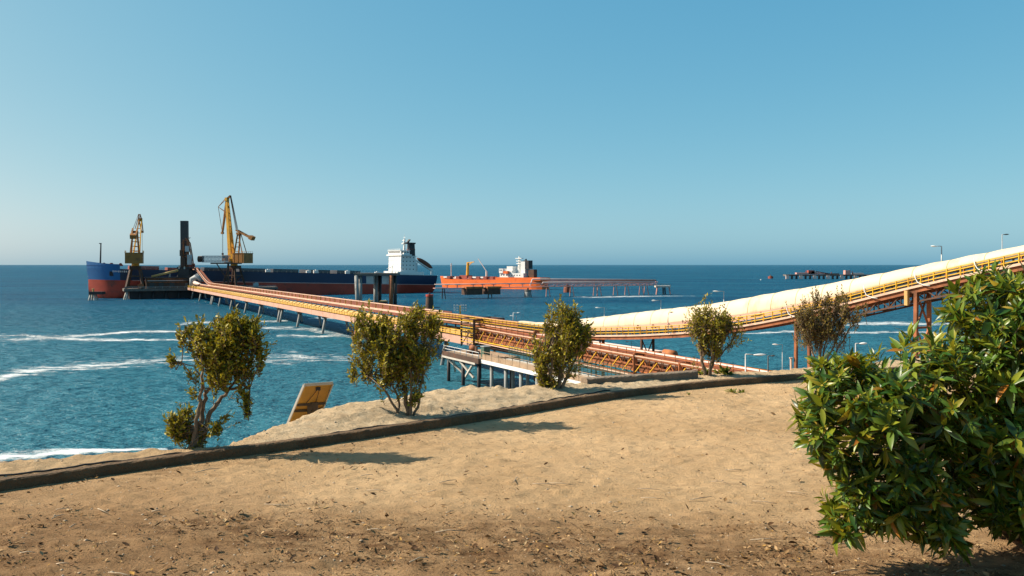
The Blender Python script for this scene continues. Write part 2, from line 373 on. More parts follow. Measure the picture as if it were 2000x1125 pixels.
# ------------------------------------------------------------------ sea and foam
def sea_mat():
    m = bpy.data.materials.new('sea_water'); m.use_nodes = True
    t = m.node_tree; b = t.nodes['Principled BSDF']
    g = t.nodes.new('ShaderNodeNewGeometry')
    def noise(st, scale, detail=5, rough=.55):
        mp = t.nodes.new('ShaderNodeMapping'); mp.inputs['Scale'].default_value = st; mp.inputs['Rotation'].default_value = (0, 0, .12)
        t.links.new(g.outputs['Position'], mp.inputs[0])
        n = t.nodes.new('ShaderNodeTexNoise'); n.inputs['Scale'].default_value = scale; n.inputs['Detail'].default_value = detail; n.inputs['Roughness'].default_value = rough
        t.links.new(mp.outputs[0], n.inputs['Vector']); return n.outputs['Fac']
    r = t.nodes.new('ShaderNodeValToRGB'); r.color_ramp.elements[0].position = .35; r.color_ramp.elements[1].position = .65
    r.color_ramp.elements[0].color = (*SEA0, 1); r.color_ramp.elements[1].color = (*SEA1, 1)
    sx = t.nodes.new('ShaderNodeSeparateXYZ'); t.links.new(g.outputs['Position'], sx.inputs[0])
    mr = t.nodes.new('ShaderNodeMapRange'); mr.inputs['From Min'].default_value = 70; mr.inputs['From Max'].default_value = 420; mr.inputs['To Min'].default_value = .8; mr.inputs['To Max'].default_value = 0
    t.links.new(sx.outputs['Y'], mr.inputs[0]); sh_ = t.nodes.new('ShaderNodeMix'); sh_.data_type = 'RGBA'; t.links.new(mr.outputs[0], sh_.inputs['Factor']); sh_.inputs[7].default_value = (*SHOAL, 1)
    t.links.new(noise((.35, 1, 1), .018, 6, .6), r.inputs[0]); t.links.new(r.outputs[0], sh_.inputs[6])
    t.nodes.remove(b); out = t.nodes['Material Output']
    df = t.nodes.new('ShaderNodeBsdfDiffuse'); gl = t.nodes.new('ShaderNodeBsdfGlossy'); gl.inputs['Roughness'].default_value = .18
    t.links.new(sh_.outputs[2], df.inputs['Color'])
    fr = t.nodes.new('ShaderNodeFresnel'); fr.inputs['IOR'].default_value = 1.33
    # wave faces too small to model hide much of the grazing mirror: scale it back
    sc2 = t.nodes.new('ShaderNodeMath'); sc2.operation = 'MULTIPLY'; sc2.inputs[1].default_value = SEA_REFL; sc2.use_clamp = True
    t.links.new(fr.outputs[0], sc2.inputs[0]); ms = t.nodes.new('ShaderNodeMixShader'); t.links.new(sc2.outputs[0], ms.inputs[0])
    t.links.new(df.outputs[0], ms.inputs[1]); t.links.new(gl.outputs[0], ms.inputs[2]); t.links.new(ms.outputs[0], out.inputs[0])
    b1 = t.nodes.new('ShaderNodeBump'); b1.inputs['Strength'].default_value = 1; b1.inputs['Distance'].default_value = 3.6
    t.links.new(noise((.55, 1, 1), .27, 5, .6), b1.inputs['Height'])
    b2 = t.nodes.new('ShaderNodeBump'); b2.inputs['Strength'].default_value = 1; b2.inputs['Distance'].default_value = .7
    t.links.new(noise((.35, 1, 1), .7, 4, .6), b2.inputs['Height']); t.links.new(b1.outputs[0], b2.inputs['Normal'])
    for n_ in (df, gl, fr): t.links.new(b2.outputs[0], n_.inputs['Normal'])
    return m
SEA_REFL = .42
SEA0 = (.0035, .050, .104); SEA1 = (.010, .088, .150); SHOAL = (.032, .150, .192)
R = 90000
sea = mesh_np('sea', [(-R, -400, 0), (R, -400, 0), (R, R, 0), (-R, R, 0)], [(0, 1, 2, 3)], sea_mat()); tag(sea, kind='structure')

def foam_mat():
    m = bpy.data.materials.new('sea_foam'); m.use_nodes = True
    t = m.node_tree; b = t.nodes['Principled BSDF']; out = t.nodes['Material Output']
    b.inputs['Base Color'].default_value = (.74, .78, .78, 1); b.inputs['Roughness'].default_value = .9
    g = t.nodes.new('ShaderNodeNewGeometry'); mp = t.nodes.new('ShaderNodeMapping'); mp.inputs['Scale'].default_value = (.30, .55, 1)
    t.links.new(g.outputs['Position'], mp.inputs[0])
    n = t.nodes.new('ShaderNodeTexNoise'); n.inputs['Scale'].default_value = .62; n.inputs['Detail'].default_value = 10; n.inputs['Roughness'].default_value = .78
    t.links.new(mp.outputs[0], n.inputs['Vector'])
    at_ = t.nodes.new('ShaderNodeAttribute'); at_.attribute_name = 'cover'
    ad = t.nodes.new('ShaderNodeMath'); ad.operation = 'ADD'; sc3 = t.nodes.new('ShaderNodeMath'); sc3.operation = 'MULTIPLY_ADD'; sc3.inputs[1].default_value = 2.0; sc3.inputs[2].default_value = -.52; t.links.new(n.outputs['Fac'], sc3.inputs[0]); t.links.new(sc3.outputs[0], ad.inputs[0]); t.links.new(at_.outputs['Fac'], ad.inputs[1])
    r = t.nodes.new('ShaderNodeValToRGB'); r.color_ramp.elements[0].position = .66; r.color_ramp.elements[1].position = 1.12; r.color_ramp.elements[1].color = (.85, .85, .85, 1)
    t.links.new(ad.outputs[0], r.inputs[0])
    tr = t.nodes.new('ShaderNodeBsdfTransparent'); ms = t.nodes.new('ShaderNodeMixShader')
    t.links.new(r.outputs[0], ms.inputs[0]); t.links.new(tr.outputs[0], ms.inputs[1]); t.links.new(b.outputs[0], ms.inputs[2]); t.links.new(ms.outputs[0], out.inputs[0])
    return m
FOAM = foam_mat()
# each streak: list of (px, row, half thickness in rows, strength)
STREAKS = [
    [(-60, 668, 5, .2), (60, 662, 6, .42), (170, 655, 3, .45), (260, 648, 3, .52), (345, 648, 2.5, .45), (420, 650, 2, .2)],
    [(-60, 660, 3, .2), (40, 655, 4, .4), (130, 662, 4, .5), (230, 664, 3, .52), (350, 665, 2, .4), (470, 660, 2, .2)],
    [(-60, 752, 8, .35), (0, 738, 9, .46), (60, 724, 9, .46), (140, 718, 10, .38), (230, 712, 11, .36), (320, 704, 9, .34), (420, 704, 7, .3), (560, 706, 7, .3), (700, 702, 6, .3)],
    [(350, 634, 3, .3), (380, 630, 3, .45), (470, 628, 2, .46), (565, 627, 2, .4)],
    [(500, 642, 4, .4), (560, 640, 4, .36), (640, 648, 5, .38), (700, 660, 4, .3)],
    [(540, 655, 3, .35), (610, 658, 3, .44), (700, 654, 3, .4)],
    [(600, 622, 2, .35), (650, 622, 2, .45), (690, 625, 2, .35)],
    [(520, 698, 8, .3), (570, 697, 9, .38), (640, 700, 8, .32), (700, 700, 6, .2)],
    [(1120, 580, 1.0, .3), (1180, 580, 1.5, .45), (1250, 579, 1.5, .45), (1310, 578, 1.0, .35), (1360, 579, .8, .2)],
    [(1430, 653, 2, .3), (1500, 649, 2.5, .42), (1560, 648, 2, .45), (1660, 650, 2, .5), (1790, 649, 2, .42), (1900, 652, 2, .3)],
    [(1640, 636, 2, .3), (1690, 632, 4, .48), (1760, 632, 4, .48), (1850, 634, 3, .4), (1960, 632, 2, .3)],
    [(-120, 900, 8, .5), (0, 894, 9, .56), (60, 890, 9, .60), (120, 884, 6, .6), (200, 880, 5, .62), (240, 880, 4, .5), (330, 878, 3, .4)],
    [(990, 643, 1.5, .3), (1010, 640, 1.5, .4), (1040, 640, 1.5, .4), (1060, 640, 1, .3)],
]
fv, ff, fc = [], [], []
for st in STREAKS:
    xs = np.arange(st[0][0], st[-1][0]+1, 4.0)
    a = [np.interp(xs, [p[0] for p in st], [p[k] for p in st]) for k in (1, 2, 3)]
    base = len(fv)
    for i, x in enumerate(xs):
        wob = 1.2*fbm(np.array(x*.03), np.array(st[0][1]*.7), 3)
        for k, e in enumerate((-2.2, -1.1, 0, 1.1, 2.2)):
            p = at(x, a[0][i]+wob+e*a[1][i]*.66, 1.0); Y = H/(H-p.z)
            fv.append((p.x*Y, Y, .04)); fc.append((a[2][i]-.06)*(1-abs(e)/2.2)*(.8 if i in (0, len(xs)-1) else 1))
    for i in range(len(xs)-1):
        for k in range(4):
            q = base+i*5+k; ff.append((q, q+1, q+6, q+5))
fo = mesh_np('sea_foam', fv, ff, FOAM); tag(fo, 'white streaks of foam drifting on the blue sea', 'foam', kind='stuff')
fa = fo.data.attributes.new('cover', 'FLOAT', 'POINT'); fa.data.foreach_set('value', np.array(fc, dtype=np.float32))

# ------------------------------------------------------------------ kerb, beam, hose
def sweep_path(mb, pts, prof, jit=0.0):
    rings = []
    for i, p in enumerate(pts):
        d = (pts[min(i+1, len(pts)-1)]-pts[max(i-1, 0)]); d.z = 0; d.normalize(); nrm = Vector((-d.y, d.x, 0))
        rings.append([p + nrm*(a+random.uniform(-jit, jit)) + Vector((0, 0, b+random.uniform(-jit, jit))) for a, b in prof])
    mb.sweep(rings)
kx = np.arange(-11, 18, .05)
kp = [Vector((x, y, float(G))) for x, y in zip(kx, kerb_y(kx))]
mb = MB(); sweep_path(mb, kp, [(0, -.3), (0, .045), (.004, .082), (.014, .092), (.085, .094), (.095, .08), (.095, -.3)], .0022)
k = mb.build('concrete_kerb', M['kerb'], loc=(0, 9.5, G)); tag(k, 'low weathered concrete kerb curving between the sandy ground and the bank', 'kerb')
b0 = at(1147, 768, 11.35); b1 = at(1364, 742, 12.15)
mb = MB(); n = 40
bp_ = [Vector((b0.x+(b1.x-b0.x)*i/n, b0.y+(b1.y-b0.y)*i/n, 0)) for i in range(n+1)]
sweep_path(mb, bp_, [(0, G-.2), (0, G+.175), (.012, G+.187), (.16, G+.187), (.17, G+.17), (.17, G-.2)], .003)
k = mb.build('concrete_beam', M['beam'], loc=(b0.x, b0.y, G)); tag(k, 'short straight concrete beam lying on the bank behind the long kerb', 'beam')
hx = np.arange(-7, 1.35, .06)
hy = kerb_y(hx)+.20+.07*np.sin(hx*.9+.6)
hz = ground_z(hx, hy)+.012
mb = MB(); mb.tube([(a, b, c) for a, b, c in zip(hx, hy, hz)], .009, 6)
tag(mb.build('hose', M['hose'], loc=(-3, 8, G), smooth=True), 'thin black hose lying on the bank along the outer side of the kerb', 'hose')

# ------------------------------------------------------------------ pier line and conveyor line frames
def PP(Y, wd, z):          # pier: near face at wd = 0
    return Vector((75.4-.5617*Y+.8719*wd, Y+.4897*wd, z))
def pier_Y(px, wd=0.0):    # parameter where the pier at offset wd crosses a picture column
    u = (px-1000)/F; return (75.4+wd*(.8719-u*.4897))/(.5617+u)
def CC(Y, wd, z):
    return Vector((85.8-.6255*Y+.848*wd, Y+.530*wd, z))
def conv_px(Y): return 1000+F*(85.8-.6255*Y)/Y

def strip_box(mb, fr, Ys, w0, w1, z0, z1):
    """box section swept along a frame; z0/z1 numbers or functions of Y"""
    g = lambda z, Y: z(Y) if callable(z) else z
    mb.sweep([[fr(Y, w0, g(z0, Y)), fr(Y, w1, g(z0, Y)), fr(Y, w1, g(z1, Y)), fr(Y, w0, g(z1, Y))] for Y in Ys]); return mb

# ---- long pier
pier = thing('pier', PP(147, 4, 0), 'long straight pier on raked piles with salmon side girder, yellow railing and red gallery', 'pier')
Yp = np.linspace(480, 147, 60)
mb = MB(); strip_box(mb, PP, Yp, 0, .5, 5.1, 6.45); mb.build('side_girder', M['pink'], pier)
mb = MB(); strip_box(mb, PP, Yp, .5, 8.5, 5.25, 5.6); mb.build('deck', M['concrete'], pier)
mb = MB(); strip_box(mb, PP, Yp, 8.5, 9.0, 5.1, 6.45); mb.build('far_girder', M['pink'], pier)
mb = MB()
for Y in np.arange(148, 478, 2.0): mb.bar(PP(Y, .25, 6.4), PP(Y, .25, 7.6), .10)
for z in (6.75, 7.15, 7.6): strip_box(mb, PP, Yp, .2, .3, z, z+.09)
mb.build('railing', M['yellow'], pier)
mb = MB(); strip_box(mb, PP, Yp, 1.6, 3.4, 6.3, 7.3)
for i, Y in enumerate(np.arange(148, 478, 4.0)):
    mb.sweep([[PP(Y+dy, 2.5+1.02*math.cos(a), 7.2+.55*math.sin(a)) for a in np.linspace(0, PI, 9)] for dy in (0, 2.6)])
mb.build('belt_cover', M['cream_belt'], pier)
for Y in np.arange(149, 478, 6.0):
    mb = MB()
    for wd in (1.7, 3.3): mb.bar(PP(Y, wd, 5.6), PP(Y, wd, 6.3), .15)
    mb.bar(PP(Y, 1.6, 6.15), PP(Y, 3.4, 6.15), .16); mb.build('belt_stand', M['brown'], pier)
mb = MB(); strip_box(mb, PP, Yp, 3.9, 4.3, 7.9, 8.5)
for Y in np.arange(149, 478, 6.0): mb.bar(PP(Y, 4.1, 5.6), PP(Y, 4.1, 7.9), .2)
mb.build('service_pipe', M['darkred'], pier)
mb = MB(); strip_box(mb, PP, Yp, 4.4, 4.7, 8.5, 8.9); mb.build('lower_rail', M['pinkrail'], pier)
# raised gallery along the far side, climbing in an S to the loader
def gal(Y): return 8.85 + 8.3*float(sstep(432, 488, np.array(Y)))
Yg = np.concatenate([np.linspace(500, 430, 40), np.linspace(428, 168, 50)])
mb = MB(); strip_box(mb, PP, Yg, 5.0, 5.12, lambda Y: gal(Y), lambda Y: gal(Y)+1.15); strip_box(mb, PP, Yg, 7.0, 7.12, lambda Y: gal(Y), lambda Y: gal(Y)+1.15)
strip_box(mb, PP, Yg, 5.12, 7.0, lambda Y: gal(Y), lambda Y: gal(Y)+.2); mb.build('gallery_panel', M['darkred'], pier)
mb = MB(); strip_box(mb, PP, Yg, 4.9, 5.15, lambda Y: gal(Y)+1.15, lambda Y: gal(Y)+1.36); strip_box(mb, PP, Yg, 4.9, 5.0, lambda Y: gal(Y)-.15, lambda Y: gal(Y)+.05)
mb.build('gallery_rail', M['pinkrail'], pier)
for Y in np.arange(169, 430, 4.4):
    mb = MB(); mb.bar(PP(Y, 4.93, gal(Y)), PP(Y, 4.93, gal(Y)+1.2), .2); mb.build('gallery_post', M['yellow'], pier)
for Y in np.arange(170, 500, 10.4):
    mb = MB()
    for wd in (5.2, 6.9): mb.bar(PP(Y, wd, 5.6 if Y < 478 else 0), PP(Y, wd, gal(Y)), .22)
    mb.bar(PP(Y, 5.2, gal(Y)-.4), PP(Y, 6.9, gal(Y)-.4), .2); mb.build('gallery_trestle', M['brown'], pier)
for px in (372, 387, 409, 425, 447, 475, 502, 539, 577, 626):
    Y = pier_Y(px)
    for wb, wt in ((0, 1.6), (9.0, 7.4)):
        mb = MB(); mb.tube([PP(Y, wb, -3), PP(Y, wt, 5.15)], .42, 8); mb.build('pile', M['wetpile'], pier, smooth=True)
        if px in (409, 539):
            mb = MB(); mb.tube([PP(Y-3, wb, -3), PP(Y-3, wt, 5.15)], .42, 8); mb.build('pile', M['wetpile'], pier, smooth=True)
for Y in (208, 183, 160):
    for wb, wt in ((0, 1.6), (9.0, 7.4)):
        mb = MB(); mb.tube([PP(Y, wb, -3), PP(Y, wt, 5.15)], .42, 8); mb.build('pile', M['orange2' if Y == 208 else 'wetpile'], pier, smooth=True)
for px in (372, 387, 409, 425, 447, 475, 502, 539, 577, 626, 690, 760, 850):
    mb = MB(); Y = pier_Y(px); strip_box(mb, PP, (Y+.6, Y-.6), .6, 8.4, 4.5, 5.2); mb.build('pile_cap', M['concrete'], pier)

# ---- orange truss gallery that carries the belt ashore
truss = thing('truss_gallery', PP(120, 3, 4), 'rust orange lattice truss gallery running from the pier down to the shore', 'conveyor')
Yt = np.linspace(147, 78, 24)
def tz(Y): return 6.0+.012*(Y-100)
def lattice(mb, fr, Y0, Y1, wd, zlo, zhi, step, t=.14, chord=.22):
    Ys = np.arange(Y0, Y1, -step)
    for i in range(len(Ys)-1):
        a, b = Ys[i], Ys[i+1]
        lo = zlo if callable(zlo) else (lambda Y: zlo); hi = zhi if callable(zhi) else (lambda Y: zhi)
        mb.bar(fr(a, wd, lo(a)), fr(b, wd, lo(b)), chord); mb.bar(fr(a, wd, hi(a)), fr(b, wd, hi(b)), chord)
        mb.bar(fr(a, wd, lo(a)), fr(a, wd, hi(a)), t)
        mb.bar(fr(a, wd, lo(a) if i % 2 == 0 else hi(a)), fr(b, wd, hi(b) if i % 2 == 0 else lo(b)), t)
mb = MB(); lattice(mb, PP, 147, 78, .4, tz, lambda Y: tz(Y)+1.7, 1.15, .13, .22); mb.build('near_truss', M['orange'], truss)
mb = MB(); lattice(mb, PP, 147, 78, 3.6, tz, lambda Y: tz(Y)+1.7, 1.15, .13, .22); mb.build('far_truss', M['orange2'], truss)
mb = MB(); strip_box(mb, PP, Yt, .6, 3.4, lambda Y: tz(Y)-.05, lambda Y: tz(Y)+.35); mb.build('belt', M['orange2'], truss)
mb = MB(); strip_box(mb, PP, Yt, .25, .33, lambda Y: tz(Y)+.1, lambda Y: tz(Y)+.75); mb.build('side_panel', M['orange2'], truss)
mb = MB(); strip_box(mb, PP, Yt, .9, 3.1, lambda Y: tz(Y)+1.1, lambda Y: tz(Y)+1.35); mb.build('upper_belt', M['pinkrail'], truss)
mb = MB()
for zz in (2.1, 2.5, 2.9): strip_box(mb, PP, Yt, .06, .14, lambda Y: tz(Y)+zz-.07, lambda Y: tz(Y)+zz)
for Y in np.arange(80, 147, 1.7): mb.bar(PP(Y, .1, tz(Y)+1.75), PP(Y, .1, tz(Y)+2.9), .09)
mb.build('handrail', M['orange'], truss)
mb = MB()
for Y in np.arange(80, 147, 2.3): mb.bar(PP(Y, -.15, tz(Y)-.5), PP(Y, -.15, tz(Y)+2.2), .10)
for zz in (-.45, .85, 1.75): strip_box(mb, PP, Yt, -.19, -.11, lambda Y: tz(Y)+zz, lambda Y: tz(Y)+zz+.12)
mb.build('walkway_rail', M['orange2'], truss)
for zz in (-.62, 1.95):  # pale strips paint sunlit lines along the truss
    mb = MB(); strip_box(mb, PP, Yt, -.26, -.12, lambda Y: tz(Y)+zz, lambda Y: tz(Y)+zz+.13); mb.build('chord', M['pinkrail'], truss)
mb = MB()
for Y in np.arange(96, 147, 2.3): mb.bar(PP(Y, -.25, tz(Y)-.1), PP(Y-1.6, -.25, tz(Y)+1.6), .09)
strip_box(mb, PP, np.linspace(147, 118, 12), -.3, -.22, lambda Y: tz(Y)-.3, lambda Y: tz(Y)-.12)
mb.build('yellow_rail', M['yellow'], truss)
mb = MB(); mb.tube([PP(Y, 2.0, tz(Y)+2.3) for Y in Yt], .22, 8); mb.tube([PP(Y, 2.8, tz(Y)+2.2) for Y in Yt], .16, 8); mb.build('pipe', M['palepipe'], truss, smooth=True)
mb = MB(); strip_box(mb, PP, Yt, 1.3, 1.5, lambda Y: tz(Y)+1.9, lambda Y: tz(Y)+2.35); mb.build('cable_tray', M['darkred'], truss)
mb = MB(); strip_box(mb, PP, Yt, .7, 3.3, 4.95, 5.15); mb.build('under_tray', M['brown'], truss)
for px, hi in ((927, 3.2), (1046, 3.0), (1133, 2.8), (1241, 2.2), (1330, 2.0)):
    Y = pier_Y(px); mb = MB()
    for wd in (-.1, 4.1): mb.bar(PP(Y, wd, 1.5), PP(Y, wd, tz(Y)+hi), .42)
    mb.bar(PP(Y, -.3, tz(Y)+hi), PP(Y, 4.3, tz(Y)+hi), .34); mb.bar(PP(Y, -.3, tz(Y)-.5), PP(Y, 4.3, tz(Y)-.5), .34)
    mb.build('portal_frame', M['orange2'], truss)
# transfer tower where pier and truss meet
tt = thing('transfer_tower', PP(148, 2, 5), 'open steel transfer tower with yellow handrails where the pier meets the truss', 'tower')
mb = MB()
for Y in (149.5, 145):
    for wd in (-.9, 5.2): mb.bar(PP(Y, wd, 5.0), PP(Y, wd, 10.2), .3)
for z in (7.6, 9.2, 10.1):
    for Y in (149.5, 145): mb.bar(PP(Y, -.9, z), PP(Y, 5.2, z), .22)
    for wd in (-.9, 5.2): mb.bar(PP(149.5, wd, z), PP(145, wd, z), .22)
mb.bar(PP(149.5, -.9, 5.2), PP(145, -.9, 9.2), .16); mb.build('tower_frame', M['brown'], tt)
mb = MB()
for z in (5.9, 6.4, 8.2, 8.7, 9.7):
    mb.bar(PP(149.5, -1.1, z), PP(145, -1.1, z), .1); mb.bar(PP(145, -1.1, z), PP(145, 4.9, z), .1)
for Y in np.linspace(149.5, 145, 6): mb.bar(PP(Y, -1.1, 7.7), PP(Y, -1.1, 8.75), .09)
mb.build('handrail', M['yellow'], tt)
mb = MB(); mb.hexa([PP(148.5, 1, 5.3), PP(146, 1, 5.3), PP(146, 3, 5.3), PP(148.5, 3, 5.3)], [PP(149, .3, 7.6), PP(145.5, .3, 7.6), PP(145.5, 3.6, 7.6), PP(149, 3.6, 7.6)])
mb.build('chute', M['orange2'], tt)

# ---- brown side conveyor and pipes on the far side of the pier
sc_ = thing('side_conveyor', PP(105, 10, 4), 'low dark brown box conveyor with a yellow handrail beyond the orange truss', 'conveyor')
Ys = np.linspace(134, 74, 20)
mb = MB(); strip_box(mb, PP, Ys, 9.4, 11.2, 5.2, 6.45); mb.build('casing', M['brown'], sc_)
mb = MB(); strip_box(mb, PP, Ys, 9.5, 9.58, 7.1, 7.2)
for Y in np.arange(76, 134, 2.2): mb.bar(PP(Y, 9.54, 6.4), PP(Y, 9.54, 7.15), .08)
mb.build('handrail', M['yellow'], sc_)
for Y in np.arange(76, 134, 7):
    mb = MB()
    for wd in (9.6, 11.0): mb.bar(PP(Y, wd, -1), PP(Y, wd, 5.25), .3)
    mb.bar(PP(Y, 9.5, 4.9), PP(Y, 11.1, 4.9), .3); mb.build('trestle', M['brown'], sc_)
pl = thing('pipeline', PP(120, 13, 4), 'pair of pale pipes on low trestles running ashore to an orange drum', 'pipe')
for wd, z in ((12.8, 6.7), (14.2, 6.75)):
    mb = MB(); mb.tube([PP(Y, wd, z) for Y in np.linspace(150, 113.5, 8)], .17, 8); mb.build('pipe', M['palepipe'], pl, smooth=True)
mb = MB(); mb.tube([PP(114.2, 13.4, 6.7), PP(112.2, 13.4, 6.7)], .62, 14); mb.build('drum', M['orange'], pl, smooth=True)
for Y in np.arange(113, 150, 6):
    mb = MB(); mb.bar(PP(Y, 12.6, 6.45), PP(Y, 14.4, 6.45), .2); mb.bar(PP(Y, 13.5, -3), PP(Y, 13.5, 6.4), .25); mb.build('trestle', M['brown'], pl)

# ---- walkway and landing platform on the near side
wk = thing('walkway', PP(112, -6, 4), 'concrete walkway with a tan panelled railing on piles beside the orange truss', 'walkway')
Yw = np.linspace(131, 103, 20)
mb = MB(); strip_box(mb, PP, Yw, -7.6, -2.6, 4.55, 4.9); mb.build('deck', M['palecon'], wk)
mb = MB(); strip_box(mb, PP, Yw, -7.75, -7.6, 4.45, 5.0); mb.build('edge_beam', M['white'], wk)
mb = MB(); strip_box(mb, PP, Yw, -7.5, -7.44, 5.0, 5.75)
mb.build('fence_panel', M['tanfence'], wk)
mb = MB()
for Y in np.arange(103.5, 131.5, 1.9): mb.bar(PP(Y, -7.47, 4.9), PP(Y, -7.47, 6.25), .1)
for z in (5.8, 6.2): strip_box(mb, PP, Yw, -7.5, -7.44, z, z+.07)
mb.build('railing', M['tanfence'], wk)
mb = MB()
for z in np.arange(5.1, 6.9, .22): strip_box(mb, PP, Yw, -2.8, -2.77, z, z+.045)
for Y in np.arange(103.5, 131, .8): mb.bar(PP(Y, -2.78, 4.9), PP(Y, -2.78, 6.95), .06)
mb.build('mesh_fence', M['green'], wk)
for Y in (129, 125, 121, 117, 112, 107):
    for wd in (-7.0, -3.2):
        mb = MB(); mb.tube([PP(Y, wd, -3), PP(Y, wd, 4.6)], .28, 10); mb.build('pile', M['wetpile'], wk, smooth=True)
pf = thing('platform', PP(137, -4, 4), 'square landing platform with brown timber deck beside the pier', 'platform')
mb = MB(); strip_box(mb, PP, (143, 131.2), -8.0, -.6, 4.75, 5.0); mb.build('deck', M['tanfence'], pf)
mb = MB(); strip_box(mb, PP, (143, 131.2), -8.2, -8.0, 4.3, 5.1); strip_box(mb, PP, (131.2, 131.0), -8.2, -.6, 4.3, 5.1); mb.build('fascia', M['brown'], pf)
mb = MB()
for a, b in (((142.5, -8, 4.3), (139.5, -6, 1.5)), ((139.5, -8, 4.3), (142.5, -6, 1.5)), ((137.5, -8, 4.2), (134.5, -7, 1.6)), ((133, -7.8, 4.3), (138, -7, .5))): mb.bar(PP(*a), PP(*b), .3)
mb.bar(PP(143, -8.1, 4.2), PP(132, -8.1, 4.2), .3); mb.build('brace', M['palecon'], pf)
for Y, wd in ((142, -7.5), (137, -7.5), (132, -7.5), (142, -1.5), (132, -1.5)):
    mb = MB(); mb.tube([PP(Y, wd, -3), PP(Y, wd, 4.8)], .3, 10); mb.build('pile', M['black'], pf, smooth=True)
mb = MB()
for Y in np.arange(131.4, 143.1, 1.94): mb.bar(PP(Y, -7.9, 5.0), PP(Y, -7.9, 6.1), .09)
for z in (5.55, 6.05): mb.bar(PP(131.4, -7.9, z), PP(143, -7.9, z), .07)
mb.build('railing', M['white'], pf)
bn = thing('machine_box', PP(133.2, -5.6, 5), 'grey green machine box standing on the landing platform', 'machine')
mb = MB(); mb.box(PP(133.2, -5.6, 5.85), (1.1, 1.1, 1.7), .5); mb.build('body', M['green'], bn)
mb = MB(); mb.box(PP(133.2, -5.6, 6.76), (1.3, 1.3, .12), .5); mb.build('lid', M['steel'], bn)
bn = thing('winch', PP(138.2, -5, 5), 'rusty winch with a drum standing on the landing platform', 'winch')
mb = MB(); mb.box(PP(138.2, -5, 5.2), (2.0, 1.3, .4), .5); mb.box(PP(138.9, -5, 5.8), (.25, 1.2, 1.0), .5); mb.box(PP(137.4, -5, 5.8), (.25, 1.2, 1.0), .5); mb.build('frame', M['brown'], bn)
mb = MB(); mb.tube([PP(138.7, -5, 6.0), PP(137.6, -5, 6.0)], .45, 12); mb.build('drum', M['orange2'], bn, smooth=True)

# ------------------------------------------------------------------ covered conveyor climbing to the right
T_RAIL = [(800, 604), (830, 607), (884, 612), (920, 617), (980, 625), (1049, 632), (1100, 637), (1150, 639), (1220, 638), (1320, 634), (1345, 632), (1445, 617), (1495, 610), (1575, 594), (1672, 570), (1750, 550), (1837, 530), (1925, 509), (2000, 491), (2120, 462)]
T_WALK = [(800, 616), (830, 620), (926, 632), (1049, 650), (1100, 655), (1145, 657), (1245, 656), (1345, 651), (1445, 639), (1500, 629), (1550, 619), (1662, 592), (1750, 570), (1850, 547), (1925, 531), (2000, 516), (2120, 490)]
T_TOP = [(1020, 633), (1040, 631), (1100, 627), (1150, 622), (1200, 616), (1300, 604), (1400, 593), (1500, 575), (1550, 565), (1600, 559), (1650, 548), (1700, 539), (1750, 529), (1800, 519), (1850, 509), (1900, 499), (1950, 490), (2000, 480), (2120, 455)]
def zrail(Y): px = conv_px(Y); return H-(interp(T_RAIL, px)-HZ)/F*Y
def zwalk(Y): px = conv_px(Y); return H-(interp(T_WALK, px)-HZ)/F*Y
def smooth_z(f):
    ys = np.linspace(170, 58, 225); z = np.array([f(v) for v in ys]); kk = np.hanning(15); kk /= kk.sum()
    z = np.convolve(np.pad(z, 7, mode='edge'), kk, 'valid')
    return lambda Y: float(np.interp(-Y, -ys, z))
ZW = smooth_z(zwalk); ZR0 = smooth_z(zrail)
ZR = lambda Y: max(ZR0(Y), ZW(Y)+1.1)
def ztop_raw(Y):
    u = (conv_px(Y)-1000)/F
    Yc = (85.8+1.1795*2.3*(.848-u*.53)/(.848+.6255*.53))/(.6255+u)+0
    dep = (CC(Y, 2.3, 0)).y; pxc = 1000+F*CC(Y, 2.3, 0).x/dep
    return H-(interp(T_TOP, pxc)-HZ)/F*dep
ZT0 = smooth_z(ztop_raw); ZT = lambda Y: max(ZT0(Y), ZW(Y)+1.3)
cv = thing('covered_conveyor', CC(100, 1.5, 4), 'long conveyor gallery under a scalloped cream cover climbing towards the shore', 'conveyor')
Yc = np.linspace(167, 62, 110)
mb = MB(); strip_box(mb, CC, Yc, -.05, 3.4, lambda Y: ZW(Y), lambda Y: ZW(Y)+.12); mb.build('walkway_floor', M['brown'], cv)
mb = MB(); strip_box(mb, CC, Yc, -.14, -.05, lambda Y: ZW(Y)-.06, lambda Y: ZW(Y)+.17); mb.build('toe_board', M['pinkrail'], cv)
mb = MB(); strip_box(mb, CC, Yc, .05, .3, lambda Y: ZW(Y)-.5, lambda Y: ZW(Y)); strip_box(mb, CC, Yc, 3.0, 3.3, lambda Y: ZW(Y)-.5, lambda Y: ZW(Y)); mb.build('girder', M['orange2'], cv)
mb = MB(); strip_box(mb, CC, Yc, -.1, -.03, lambda Y: ZR(Y)-.07, lambda Y: ZR(Y)); mb.build('handrail', M['pinkrail'], cv)
mb = MB()
for Y in np.arange(63, 167, 1.05): mb.bar(CC(Y, -.07, ZW(Y)+.1), CC(Y, -.07, ZR(Y)-.05), .11)
for q in (.36, .68, .9): strip_box(mb, CC, Yc, -.10, -.04, lambda Y: ZW(Y)+(ZR(Y)-ZW(Y))*q-.04, lambda Y: ZW(Y)+(ZR(Y)-ZW(Y))*q+.05)
mb.build('railing', M['yellow'], cv)
mb = MB(); Yb = np.linspace(167, 62, 90)
strip_box(mb, CC, Yb, 1.2, 3.2, lambda Y: ZW(Y)+.42, lambda Y: ZW(Y)+.62); mb.build('belt', M['black'], cv)
mb = MB()
